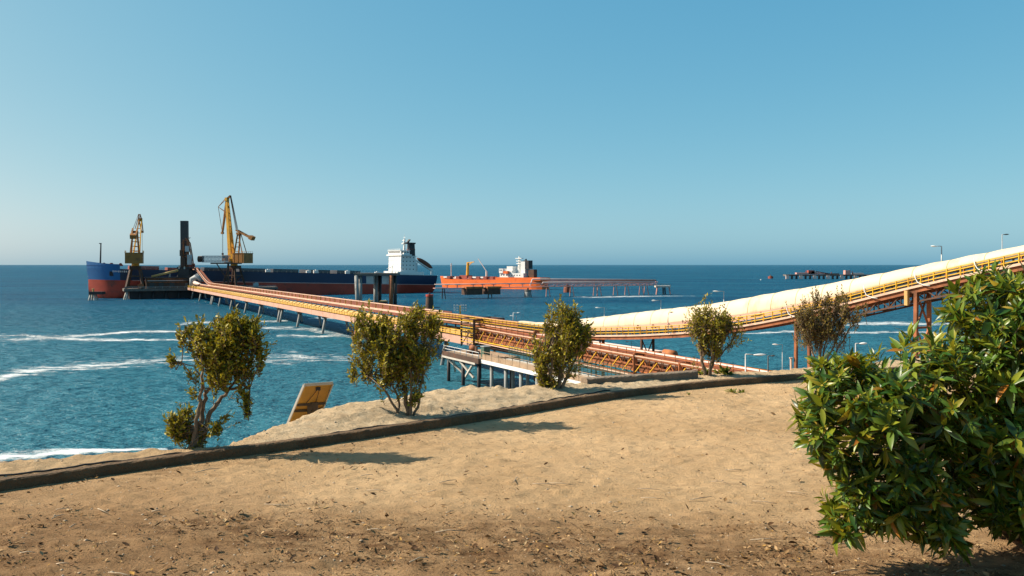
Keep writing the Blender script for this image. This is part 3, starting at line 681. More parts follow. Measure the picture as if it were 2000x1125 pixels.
for Y in np.arange(63, 167, 1.4):
    mb.bar(CC(Y, 1.25, ZW(Y)+.1), CC(Y, 1.25, ZW(Y)+1.0), .13); mb.bar(CC(Y, 3.2, ZW(Y)+.1), CC(Y, 3.2, ZW(Y)+1.0), .13)
    mb.bar(CC(Y, 1.3, ZW(Y)+.35), CC(Y, 3.2, ZW(Y)+.35), .16)
mb.build('idler', M['orange'], cv)
mb = MB(); Yl = np.linspace(167, 137, 30)
strip_box(mb, CC, Yl, 1.15, 1.2, lambda Y: ZW(Y)+.3, lambda Y: ZR(Y)-.1); mb.build('red_panel', M['darkred'], cv)
mb = MB(); Ys_ = np.linspace(122, 84, 50); strip_box(mb, CC, Ys_, 1.1, 1.16, lambda Y: ZW(Y)+.75, lambda Y: min(ZW(Y)+1.75-.75*abs(Y-100)/22, ZT(Y)-.3)); mb.build('side_plate', M['pink'], cv)
for Y in np.arange(85, 112, 2.6):
    z = ZW(Y)+1.05
    mb = MB(); mb.bar(CC(Y, 1.0, z), CC(Y-.35, .95, z+.42), .10); mb.bar(CC(Y-.35, .95, z+.42), CC(Y-.7, 1.0, z), .10); mb.build('bracket', M['darkred'], cv)
# the cover: arched sheets, each sagging a little between hoops
rings = []
ycov = np.arange(137.5, 60, -.32)
for i, Y in enumerate(ycov):
    ph = (i % 9)/9.0; bulge = .055*math.sin(PI*ph)+.035*float(fbm(np.array(i*.31), np.array(2.0), 2))
    grow = float(sstep(137.5, 131, np.array(Y))) if Y > 131 else 1.0
    grow = 1-(1-1)*grow
    zt = ZT(Y)+bulge; zb = ZW(Y)+1.0 if Y > 92 else ZW(Y)+.95
    zb = min(zb, zt-.25)
    r = []
    for a in np.linspace(0, PI, 15):
        wd = 2.25-(1.12+bulge*.6)*math.cos(a); z = zb+(zt-zb)*(max(math.sin(a), 0)**.75)
        r.append(CC(Y, wd, z))
    rings.append(r)
mb = MB(); mb.sweep(rings, closed=True); mb.build('cover', M['cover'], cv, smooth=True)
for i in range(9, len(rings), 9):
    c0 = sum((Vector(p) for p in rings[i]), Vector())/15
    mb = MB(); mb.tube([c0+(Vector(p)-c0)*1.012 for p in rings[i]], .028, 5); mb.build('cover_hoop', M['cream_belt'], cv, smooth=True)
# bent white drain pipes hanging on the walkway edge
for px in (1543, 1695, 1795, 1912):
    u = (px-1000)/F; Y = 85.8/(.6255+u); z = ZW(Y)
    mb = MB(); mb.tube([CC(Y+.3, -.2, z+1.35), CC(Y+.2, -.22, z+.8), CC(Y, -.25, z+.4), CC(Y-.5, -.25, z+.15), CC(Y-1.0, -.2, z+.1)], .045, 6)
    mb.build('drain_pipe', M['lampwhite'], cv, smooth=True)
# truss under the upper half
mb = MB()
for wd in (.3, 3.1): lattice(mb, CC, 82.5, 61, wd, lambda Y: ZW(Y)-1.35, lambda Y: ZW(Y)-.35, 1.0, .10, .16)
Yq = np.arange(82, 61, -2.0)
for a in Yq: mb.bar(CC(a, .3, ZW(a)-1.35), CC(a-1, 3.1, ZW(a-1)-1.35), .1)
mb.build('under_truss', M['brown'], cv)
mb = MB()
for wd in (4.3, 6.0): lattice(mb, CC, 76, 60, wd, lambda Y: ZW(75)-2.0+.03*(75-Y), lambda Y: ZW(75)-1.0+.03*(75-Y), 1.2, .1, .15)
mb.build('side_truss', M['brown'], cv)
# supports
def tower(Y, zb, sp, m, spread=.25, name='support_tower', along=2.2, braced=True):
    mb = MB(); zt = ZW(Y)-.45
    P = {}
    for i, (dy, wd) in ((0, (0, .2)), (2, (0, 2.3))):
        t = CC(Y+dy, wd, ZW(Y+dy)-.45); b = CC(Y+dy*(1+spread), wd+(-1 if wd < 1 else 1)*spread, zb); P[i] = (t, b); mb.bar(b, t, sp)
    for i, j in ((0, 2),):
        n_ = max(1, int((zt-zb)/3.2))
        if not braced: mb.bar(P[i][0]-Vector((0, 0, .4)), P[j][0]-Vector((0, 0, .4)), sp*.7); continue
        for k in range(n_):
            f = lambda a, s: P[a][1].lerp(P[a][0], s)
            s0, s1 = k/n_, (k+1)/n_
            mb.bar(f(i, s0), f(j, s1), sp*.45); mb.bar(f(j, s0), f(i, s1), sp*.45); mb.bar(f(i, s1), f(j, s1), sp*.6)
    return mb.build(name, m, cv)
def cY(px): return 85.8/(.6255+(px-1000)/F)
tower(cY(1251), 5.8, .26, M['brown'], .05, along=.5)
tower(cY(1553), 3.8, .30, M['orange2'], .15, along=.4, braced=False)
tower(cY(1787), 3.8, .32, M['orange2'], .2, along=.6)
tower(64.5, 3.8, .34, M['orange2'], .2)
for px in (863, 925, 985, 1046, 1100, 1140):
    Y = cY(px)
    for wd in (.2, 3.1):
        mb = MB(); mb.bar(CC(Y, wd, 5.5 if Y > 112 else 4), CC(Y, wd, ZW(Y)), .26); mb.build('support_post', M['brown'], cv)
mb = MB(); p = CC(cY(1774), -.25, ZW(cY(1774))-.85); mb.box(p, (.32, .34, 1.4), .5); mb.build('junction_cabinet', M['cream_belt'], cv)

# ------------------------------------------------------------------ lamps on the gallery and along the shore road
LG = 'lamps on the conveyor gallery and the shore road'
def lamp(px, y, Y, zbase, arm, label, head=M['lampwhite'], pole=M['steel'], r=.05, up=.0, hl=.6):
    """pole top near (px+arm px, y); the head hangs at the end of the arm"""
    hp = at(px, y, Y); top = Vector((hp.x-arm, hp.y, hp.z+up)); b = Vector((top.x, top.y, zbase))
    t = thing('street_lamp', b, label, 'street lamp', LG)
    mb = MB(); mb.tube([b, top], [r*1.5, r], 8); mb.build('pole', pole, t, smooth=True)
    mb = MB(); mid = Vector((hp.x-arm*.35, hp.y, hp.z+up*.4+.02)); mb.tube([top, mid, hp], [r*.8, r*.7, r*.6], 6); mb.build('arm', pole, t, smooth=True)
    s = 1 if arm > 0 else -1
    mb = MB(); rings = []
    for q, (hw, hh) in zip(np.linspace(-.15, 1, 7), ((.03, .03), (.09, .05), (.13, .075), (.14, .085), (.13, .08), (.10, .05), (.03, .02))):
        c = Vector((hp.x+s*q*hl, hp.y, hp.z+.03*q)); rings.append([c+Vector((0, hw*math.cos(a), hh*math.sin(a))) for a in np.linspace(0, 2*PI, 11)[:-1]])
    mb.sweep(rings); mb.build('lamp_head', head, t, smooth=True)
    return t
def glamp(px, y, arm, label, wd=3.3, **k):
    u = (px-1000)/F; Y0 = (85.8+wd*(.848+.6255*.53)-wd*.53*(u+.6255))/(.6255+u) if False else None
    Yk = 110.0
    for _ in range(30):
        p = CC(Yk, wd, 0); u2 = p.x/p.y; Yk += (u2-u)*F*.08
    p = CC(Yk, wd, 0)
    return lamp(px, y, p.y, ZW(Yk)+.05, arm, label, **k)
glamp(1001, 617, -.7, 'small lamp on the low gallery end, shorter of the pair', hl=.5)
glamp(1010, 611, .7, 'small lamp on the low gallery end, taller of the pair', hl=.5)
glamp(1170, 601, -.8, 'thin lamp post rising behind the lowest stretch of the cream cover', hl=.6)
glamp(1281, 587, -.7, 'white lamp post above the cream cover, ahead of the foam streak by the red jetty', hl=.6)
glamp(1403, 569, -.7, 'white lamp post above the cream cover over the thin fourth tree', hl=.7)
glamp(1828, 481, -.55, 'grey lamp post standing out against the sky with its head turned from the bush', wd=3.4, hl=.5)
glamp(1961, 458, .25, 'tall lamp post in front of the cream cover, the highest of all', wd=-.3, head=M['charcoal'], hl=.65)
glamp(1309, 610, .25, 'low slim lamp on the near handrail against the cream cover', wd=-.2, head=M['charcoal'], hl=.4, r=.035)
lamp(1474, 693, 66, 3.9, .75, 'white lamp with a long bent arm beside the dark lamp on the shore road', r=.055, hl=.95, up=.05)
lamp(1506, 695, 80, 3.9, .3, 'dark lamp with a short drooping arm beside the white shore lamp', head=M['charcoal'], pole=M['charcoal'], r=.06, hl=.4)
lamp(1680, 671, 62, 3.9, .35, 'white lamp just showing above the leaves of the big bush', hl=.55)
lamp(1519, 673, 88, 3.9, -.5, 'white lamp head low over the water beside the gallery support legs', hl=.6, r=.03)
lamp(1228, 667, 118, 4.2, -.4, 'white lamp below the gallery by the brown support trestle', hl=.5, r=.035)
# floodlight rack on the gallery
p = CC(cY(888), 1.2, 0); zf = ZR(cY(888))
fl = thing('floodlight_mast', (p.x, p.y, ZW(cY(888))), 'yellow mast with a rack of small floodlights above the pier gallery', 'floodlight')
mb = MB(); mb.bar((p.x, p.y, ZW(cY(888))), (p.x, p.y, zf+1.5), .28); mb.build('mast', M['yellow'], fl)
mb = MB()
for z in (.5, 1.0, 1.5): mb.bar((p.x-1.3, p.y, zf+z), (p.x+1.3, p.y, zf+z), .06)
for x in (-1.2, 0, 1.2): mb.bar((p.x+x, p.y, zf+.4), (p.x+x, p.y, zf+1.7), .06)
mb.build('rack', M['steel'], fl)
for z in (.5, 1.0, 1.5):
    for x in (-1.1, -.55, .2, .6, 1.1):
        mb = MB(); mb.box((p.x+x, p.y-.15, zf+z+.1), (.26, .2, .24)); mb.build('floodlight', M['lampwhite'], fl)
# pole and yellow bin by the shore
t = thing('marker_post', at(1545, 735, 72), 'plain pinkish steel post near the red gallery legs', 'post')
mb = MB(); a = at(1545, 700, 72); mb.tube([(a.x, a.y, 3.8), (a.x, a.y, a.z)], .1, 8); mb.box((a.x, a.y, a.z+.04), (.26, .26, .08)); mb.build('shaft', M['pinkrail'], t)

# ------------------------------------------------------------------ bulk carrier
BOW = Vector((-255, 483)); HD = Vector((-.878, -.4785)); PORT = Vector((.4785, -.878))
LEN = 222.0
def ship_pos(s, off): return BOW - HD*s + PORT*off
trim = math.radians(1.45)
mid = ship_pos(LEN/2, 0)
rzs = math.atan2(HD.y, HD.x)
sh = thing('bulk_carrier', (mid.x, mid.y, -4.0), 'long blue and red bulk carrier with a white bridge moored along the berth', 'ship', rot=(0, 0, 0))
sh.rotation_euler = (Matrix.Rotation(rzs, 4, 'Z') @ Matrix.Rotation(-trim, 4, 'Y')).to_euler()
HB = 16.0; DK = 19.0; WL = 12.4     # half beam, deck and paint line above keel
def hb(t, z):
    """half breadth at station t (0 stern .. 1 bow) and height z"""
    zz = z/DK
    bowf = 1.0; sternf = 1.0
    tb = .91 - .02*(1-zz)
    if t > tb: bowf = max(0.0, 1-((t-tb)/(1.0-tb+.012*(zz-.6)))**2.2)
    if t < .14:
        cut = .55*(1-zz)**1.5
        sternf = max(.02, (1-cut) - (1-(t/.14))**2*(.22+cut*.4))
    bilge = min(1, .7+.3*min(1, z/2.5))
    return HB*bowf**.95*sternf*bilge
st = np.concatenate([np.linspace(0, .14, 10), np.linspace(.18, .86, 12), np.linspace(.88, 1.0, 16)])
zs_red = np.linspace(0, WL, 7); zs_up = np.linspace(WL, DK, 5)
def stem_x(t, z):
    x = (t-.5)*LEN
    if t > .86: x += (t-.86)/.14*((z-WL)*.14 if z > WL else -(WL-z)*.05)
    if t < .1: x += (1-t/.1)*max(0, (7-z))*1.4
    return x
def hull_part(zs, name, m):
    mb = MB()
    for sgn in (1, -1):
        rows = [[(stem_x(t, z), sgn*hb(t, z), z) for z in zs] for t in st]
        if sgn < 0: rows = rows[::-1]
        mb.sweep(rows, closed=False, cap=False)
    t0 = [(stem_x(0, z), hb(0, z), z) for z in zs] + [(stem_x(0, z), -hb(0, z), z) for z in reversed(zs)]
    mb.add(t0, [tuple(range(len(t0)))])
    return mb.build(name, m, sh, smooth=True, world=False)
hull_part(list(zs_red), 'lower_hull', M['hullred'])
def hull_top_mat():
    """one hull blue: shade painted into the side tone, sunlight into the bow tone"""
    return M['hullshade']
# upper hull: sides coloured as if shaded, bow coloured as if sunlit
def hull_seg(zs, name, m, t0, t1):
    mb = MB(); ss = [t for t in st if t0-1e-6 <= t <= t1+1e-6]
    if ss[0] > t0+1e-6: ss = [t0]+ss
    if ss[-1] < t1-1e-6: ss = ss+[t1]
    for sgn in (1, -1):
        rows = [[(stem_x(t, z), sgn*hb(t, z), z) for z in zs] for t in ss]
        if sgn < 0: rows = rows[::-1]
        mb.sweep(rows, closed=False, cap=False)
    if t0 == 0:
        q = [(stem_x(0, z), hb(0, z), z) for z in zs] + [(stem_x(0, z), -hb(0, z), z) for z in reversed(zs)]; mb.add(q, [tuple(range(len(q)))])
    return mb.build(name, m, sh, smooth=True, world=False)
hull_seg(list(zs_up), 'upper_hull', M['hullshade'], 0, .925)
bowh = hull_seg(list(zs_up), 'lit_bow_plating', M['hullblue'], .925, 1.0)
mb = MB()   # paint line
for sgn in (1, -1):
    rows = [[(stem_x(t, z), sgn*(hb(t, z)+.03), z) for z in (WL-.22, WL+.22)] for t in st if t < .9]
    mb.sweep(rows, closed=False, cap=False)
mb.build('paint_line', M['hullline'], sh, world=False)
mb = MB(); ring = [(stem_x(t, DK), hb(t, DK), DK-.05) for t in st] + [(stem_x(t, DK), -hb(t, DK), DK-.05) for t in reversed(st)]
mb.add(ring, [tuple(range(len(ring)))]); mb.build('main_deck', M['deckgrey'], sh, world=False)
# forecastle
ss = np.linspace(.925, 1.0, 10); FH = 2.9
mb = MB()
for sgn in (1, -1):
    rows = [[(stem_x(t, z)+(z-DK)*.0, sgn*hb(t, min(z, DK+1)), z+(z-DK)/FH*1.5*((t-.925)/.075)**2) for z in (DK, DK+1.4, DK+FH)] for t in ss]
    if sgn < 0: rows = rows[::-1]
    mb.sweep(rows, closed=False, cap=False)
ring = [(stem_x(t, DK+FH), hb(t, DK+1), DK+FH-.9) for t in ss] + [(stem_x(t, DK+FH), -hb(t, DK+1), DK+FH-.9) for t in reversed(ss)]
mb.add(ring, [tuple(range(len(ring)))])
x0 = stem_x(.925, DK); y0 = hb(.925, DK+1); mb.add([(x0, y0, DK), (x0, -y0, DK), (x0, -y0, DK+FH-.9), (x0, y0, DK+FH-.9)], [(0, 1, 2, 3)])
fcs = mb.build('forecastle', M['hullblue'], sh, smooth=False, world=False)
mb = MB(); fx = (.972-.5)*LEN
mb.tube([(fx, 0, DK+2), (fx, 0, DK+15)], [.5, .35], 8); mb.bar((fx, -1.2, DK+13.3), (fx, 1.2, DK+13.3), .2); mb.box((fx+.3, 0, DK+15.2), (1.4, 1.0, .5)); mb.build('foremast', M['charcoal'], sh, world=False)
mb = MB()
for k, (dx, dy) in enumerate(((-9, 5), (-9, -5), (-14, 0), (-5, 0))): mb.tube([(fx+dx+3, dy-1.2, DK+2.8), (fx+dx+3, dy+1.2, DK+2.8)], .9, 10); mb.box((fx+dx+3, dy, DK+2.3), (2.6, 3.0, .9))
mb.build('windlass', M['hatchred'], sh, world=False)
mb = MB()  # hawse plate, anchor and faint lettering strokes on the port bow
ta = .945; mb.box((stem_x(ta, 16), hb(ta, 16)+.15, 16.2), (2.2, .5, 2.6), .0); mb.bar((stem_x(ta, 15)-.9, hb(ta, 15)+.4, 15.1), (stem_x(ta, 15)+.9, hb(ta, 15)+.4, 15.1), .5); mb.build('anchor', M['black'], sh, world=False)
mb = MB()
for i in range(9):
    t = .905+.0045*i; h_ = .75+.35*((i*7) % 3)/2
    mb.box((stem_x(t, 17.6), hb(t, 17.6)+.08, 17.6), (.55, .12, h_))
mb.build('name_marks', M['white'], sh, world=False)
# hatches
NH = 7
for i in range(NH):
    x = LEN/2-30-i*21.3
    red = i in (0, 1)
    hc = MB(); hc.box((x, 0, DK+.75), (16.5, 17, 1.6)); c = hc.build('hatch_coaming', M['hatchred' if red else 'hatch'], sh, world=False)
    hc = MB()
    if i == 1:
        for q in range(4): hc.box((x-7.2+q*1.3, 0, DK+2.6), (1.0, 17.5, 3.6), 0, .12)
    else:
        for q in range(4): hc.box((x-6.2+q*4.13, 0, DK+1.9), (4.0, 17.6, .55))
    d = hc.build('hatch_cover', M['hatchred' if red else 'hatch'], c, world=False)
for xs_, h_, m_ in ((-23.3, 1.8, 'white'), (-18.4, 1.6, 'white'), (-45, 1.9, 'white'), (-66, 1.6, 'white'), (8, 1.6, 'white'), (31, 2.2, 'hatchred')):
    mb = MB(); mb.box((xs_, 11.4, DK+h_/2), (3.0, 2.0, h_)); mb.box((xs_-.4, 11.4, DK+h_+.2), (1.6, 1.3, .4)); mb.build('deck_locker', M[m_], sh, world=False)
mb = MB()
for sgn in (1, -1):
    for x in np.arange(-LEN/2+30, LEN/2-24, 3.0): mb.bar((x, sgn*15.8, DK), (x, sgn*15.8, DK+1.1), .1)
    for z in (.55, 1.1): mb.bar((-LEN/2+30, sgn*15.8, DK+z), (LEN/2-24, sgn*15.8, DK+z), .09)
mb.build('deck_railing', M['steel'], sh, world=False)
# superstructure, local x: bow positive
sx0, sx1 = LEN/2-205, LEN/2-194
xc = (sx0+sx1)/2; Ls = sx1-sx0
def blk(mb, x0, x1, hw, z0, z1): mb.box(((x0+x1)/2, 0, (z0+z1)/2), (x1-x0, hw*2, z1-z0)); return mb
mb = MB(); blk(mb, sx0-6, sx1+3, 14.2, DK, DK+2.4); blk(mb, sx0, sx1, 12.4, DK+2.4, DK+13.6)
for k in range(1, 5): blk(mb, sx0-1.2, sx1+.25, 12.7, DK+2.4+k*2.75-.12, DK+2.4+k*2.75+.12)
su = mb.build('superstructure', M['white'], sh, world=False)
mb = MB(); blk(mb, sx1-7, sx1+.9, 15.4, DK+13.6, DK+14.5); blk(mb, sx1-6, sx1+.4, 12.9, DK+14.5, DK+17.0); blk(mb, sx1-6.6, sx1+.9, 13.2, DK+17.0, DK+17.35)
for sgn in (1, -1): mb.box((sx1-3, sgn*14.4, DK+15), (4.5, 2.0, 1.2))
br = mb.build('bridge', M['white'], su, world=False)
def pane(name, c, d, par, world=False): mb = MB(); mb.box(c, d); mb.build(name, M['glass'], par, world=world)
for k in range(11): pane('bridge_window', (sx1+.42, -10.5+2.1*k, DK+15.95), (.08, 1.35, 1.0), br)
for k in range(3): pane('bridge_window', (sx1-4.8+2*k, 12.92, DK+15.95), (1.3, .08, 1.0), br)
for lv in range(4):
    for k in range(7):
        if (k+lv) % 3 == 0: pane('cabin_window', (sx1+.02, -9+3*k, DK+4.1+lv*2.75), (.08, .6, .6), su)
    for k in range(4): pane('cabin_window', (sx0+1.5+2.6*k, 12.42, DK+4.1+lv*2.75), (.7, .08, .7), su)
mb = MB()
for z in (.5, 1.0):
    for a, b in (((sx1+.7, -13), (sx1+.7, 13)), ((sx1+.7, 13), (sx1-6, 13)), ((sx1-6, -13), (sx1+.7, -13))): mb.bar((*a, DK+17.3+z), (*b, DK+17.3+z), .1)
mb.build('roof_railing', M['white'], su, world=False)
mb = MB(); mx_ = sx1-7
mb.tube([(mx_, 0, DK+17), (mx_, 0, DK+26)], [1.0, .6], 8); mb.box((mx_+.6, 0, DK+22.3), (2.2, 4.0, .3)); mb.box((mx_+.6, 0, DK+24.9), (.5, 4.6, .45)); mb.box((mx_+1, 0, DK+22.9), (.5, 3.2, .4))
mb.bar((mx_, 0, DK+26), (mx_, 0, DK+29), .2); mb.bar((mx_, -2.4, DK+27), (mx_, 2.4, DK+27), .15); mb.build('radar_mast', M['white'], sh, world=False)
mb = MB(); blk(mb, sx0-4.5, sx0-.05, 5.2, DK+2.4, DK+9); mb.build('engine_casing', M['white'], sh, world=False)
mb = MB(); fxx = sx0+.3
mb.hexa([(fxx-3.4, -2.4, DK+5), (fxx+1.2, -2.4, DK+5), (fxx+1.2, 5.6, DK+5), (fxx-3.4, 5.6, DK+5)], [(fxx-3.4, -2, DK+23), (fxx+.6, -2, DK+23), (fxx+.6, 2, DK+23), (fxx-3.4, 2, DK+23)])
fn = mb.build('funnel', M['black'], sh, world=False)
mb = MB(); mb.box((fxx-1.3, 0.4, DK+18.2), (4.6, 5.0, 1.1)); mb.build('funnel_band', M['darkred'], fn, world=False)
mb = MB(); mb.hexa([(fxx-4, -2.6, DK+22.4), (fxx+4.6, -2.6, DK+22.4), (fxx+4.6, 2.6, DK+22.4), (fxx-4, 2.6, DK+22.4)], [(fxx-4, -2.6, DK+23.4), (fxx+3.6, -2.6, DK+23.4), (fxx+3.6, 2.6, DK+23.4), (fxx-4, 2.6, DK+23.4)])
for dy in (-1.2, 0, 1.2): mb.tube([(fxx+1.5, dy, DK+23), (fxx-.2, dy, DK+25.6)], .5, 8)
mb.build('exhaust', M['black'], fn, world=False)
# free-fall lifeboat on its ramp at the stern
mb = MB(); a = Vector((-LEN/2+15, 6, DK+11)); b = Vector((-LEN/2+1.5, 6, DK+3.2))
for dy in (-1.6, 1.6): mb.bar(a+Vector((0, dy, 0)), b+Vector((0, dy, 0)), .5); mb.bar(a+Vector((0, dy, 0)), Vector((a.x, 6+dy, DK)), .45); mb.bar(b+Vector((0, dy, 0)), Vector((b.x, 6+dy, DK)), .4)
mb.bar(a+Vector((1, -1.6, 2.4)), a+Vector((1, 1.6, 2.4)), .4)
mb.build('lifeboat_ramp', M['white'], sh, world=False)
mb = MB(); d = (b-a).normalized(); up = Vector((-d.z, 0, d.x)); up = up if up.z > 0 else -up
rings = []
for q, r_ in zip(np.linspace(.05, .95, 8), (.4, 1.2, 1.6, 1.7, 1.7, 1.6, 1.2, .3)):
    c = a.lerp(b, q)+up*1.9; rings.append([c+Vector((0, 1, 0))*r_*math.cos(k)+up*r_*math.sin(k) for k in np.linspace(0, 2*PI, 11)[:-1]])
mb.sweep(rings); mb.build('lifeboat', M['darkred'], sh, smooth=True, world=False)
mb = MB(); mb.bar((-LEN/2+33, 9, DK), (-LEN/2+33, 9, DK+6.5), .4); mb.bar((-LEN/2+33, 9, DK+6), (-LEN/2+37, 9, DK+4), .3); mb.build('stores_davit', M['white'], sh, world=False)

# ------------------------------------------------------------------ berth, cranes, loader
def BP(s, off, z): p = ship_pos(s, off); return Vector((p.x, p.y, z))
be = thing('berth', BP(55, 26, 0), 'dark concrete loading berth on piles alongside the bulk carrier', 'pier')
mb = MB(); q = [BP(18, 18.5, 0), BP(105, 18.5, 0), BP(105, 34, 0), BP(18, 34, 0)]
mb.hexa([p+Vector((0, 0, 4.6)) for p in q], [p+Vector((0, 0, 6.1)) for p in q]); mb.build('deck', M['concrete'], be)
mb = MB(); q = [BP(21, 19.5, 0), BP(100, 19.5, 0), BP(100, 31, 0), BP(21, 31, 0)]
mb.hexa([p+Vector((0, 0, -2)) for p in q], [p+Vector((0, 0, 4.6)) for p in q]); mb.build('caisson', M['black'], be)
for i, s in enumerate(np.arange(19, 105, 7.0)):
    mb = MB(); mb.tube([BP(s, 33.2, -3), BP(s+.8, 32.2, 4.7)], .55, 8); mb.build('pile', M['palecon' if i < 1 else 'black'], be, smooth=True)
mb = MB(); mb.tube([BP(17.2, 34.2, -3), BP(19.5, 32.2, 4.8)], .5, 8); mb.build('pile', M['palecon'], be, smooth=True)
mb = MB()
for s in np.arange(18.5, 105, 4): mb.bar(BP(s, 33.8, 6.1), BP(s, 33.8, 7.2), .12)
for z in (6.7, 7.2): mb.bar(BP(18.5, 33.8, z), BP(104, 33.8, z), .1)
mb.build('railing', M['steel'], be)
for s in (22, 40, 62, 84, 100):
    mb = MB(); mb.box(BP(s, 17.6, 4.2), (2.4, 1.6, 3.6), rzs); mb.build('fender', M['black'], be)
# dark conveyor house on the berth
ch = thing('conveyor_house', BP(42, 27, 6), 'long dark conveyor house with pale panels standing on the berth deck', 'building')
mb = MB(); q = [BP(30, 22, 0), BP(56, 22, 0), BP(56, 30.5, 0), BP(30, 30.5, 0)]
mb.hexa([p+Vector((0, 0, 6.1)) for p in q], [p+Vector((0, 0, 12.2)) for p in q]); mb.build('wall', M['brown'], ch)
mb = MB(); q = [BP(29.4, 21.5, 0), BP(56.6, 21.5, 0), BP(56.6, 31, 0), BP(29.4, 31, 0)]
mb.hexa([p+Vector((0, 0, 12.2)) for p in q], [p+Vector((0, 0, 12.6)) for p in q]); mb.build('roof', M['black'], ch)
for s in (33, 38, 44):
    mb = MB(); mb.box(BP(s, 30.6, 8.6), (2.6, .15, 3.2), rzs); mb.build('panel', M['charcoal'], ch)
mb = MB(); mb.box(BP(52, 30.6, 7.6), (1.6, .15, 3), rzs); mb.build('door', M['concrete'], ch)
for z, m_ in ((9.6, 'orange2'), (10.6, 'palepipe'), (11.5, 'orange2')):
    mb = MB(); mb.tube([BP(30.5, 30.9, z), BP(55.5, 30.9, z)], .22, 6); mb.build('pipe', M[m_], ch, smooth=True)
for s_, m_ in ((27, 'orange2'), (59, 'net'), (66, 'hatchred'), (73, 'brown'), (92, 'net')):
    mb = MB(); mb.box(BP(s_, 31.5, 7.3), (3.0, 2.2, 2.4), rzs); mb.box(BP(s_+.4, 31.5, 8.75), (1.6, 1.4, .5), rzs); mb.build('switch_box', M[m_], be)
# sloped cream tube feeding the loader
fd = thing('feed_tube', BP(40, 28, 12.6), 'sloping cream feed tube on the roof of the dark conveyor house', 'conveyor')
mb = MB(); mb.tube([BP(33, 28, 12.9), BP(50, 28, 17.2)], .75, 10); mb.build('tube', M['cream_belt'], fd, smooth=True)
mb = MB()
for s, z in ((36, 13.0), (43, 14.8), (48, 16)): mb.bar(BP(s, 28, 12.6), BP(s, 28, z), .4); mb.bar(BP(s-.6, 27.2, 12.6), BP(s, 28, z), .2)
mb.build('stand', M['palecon'], fd)

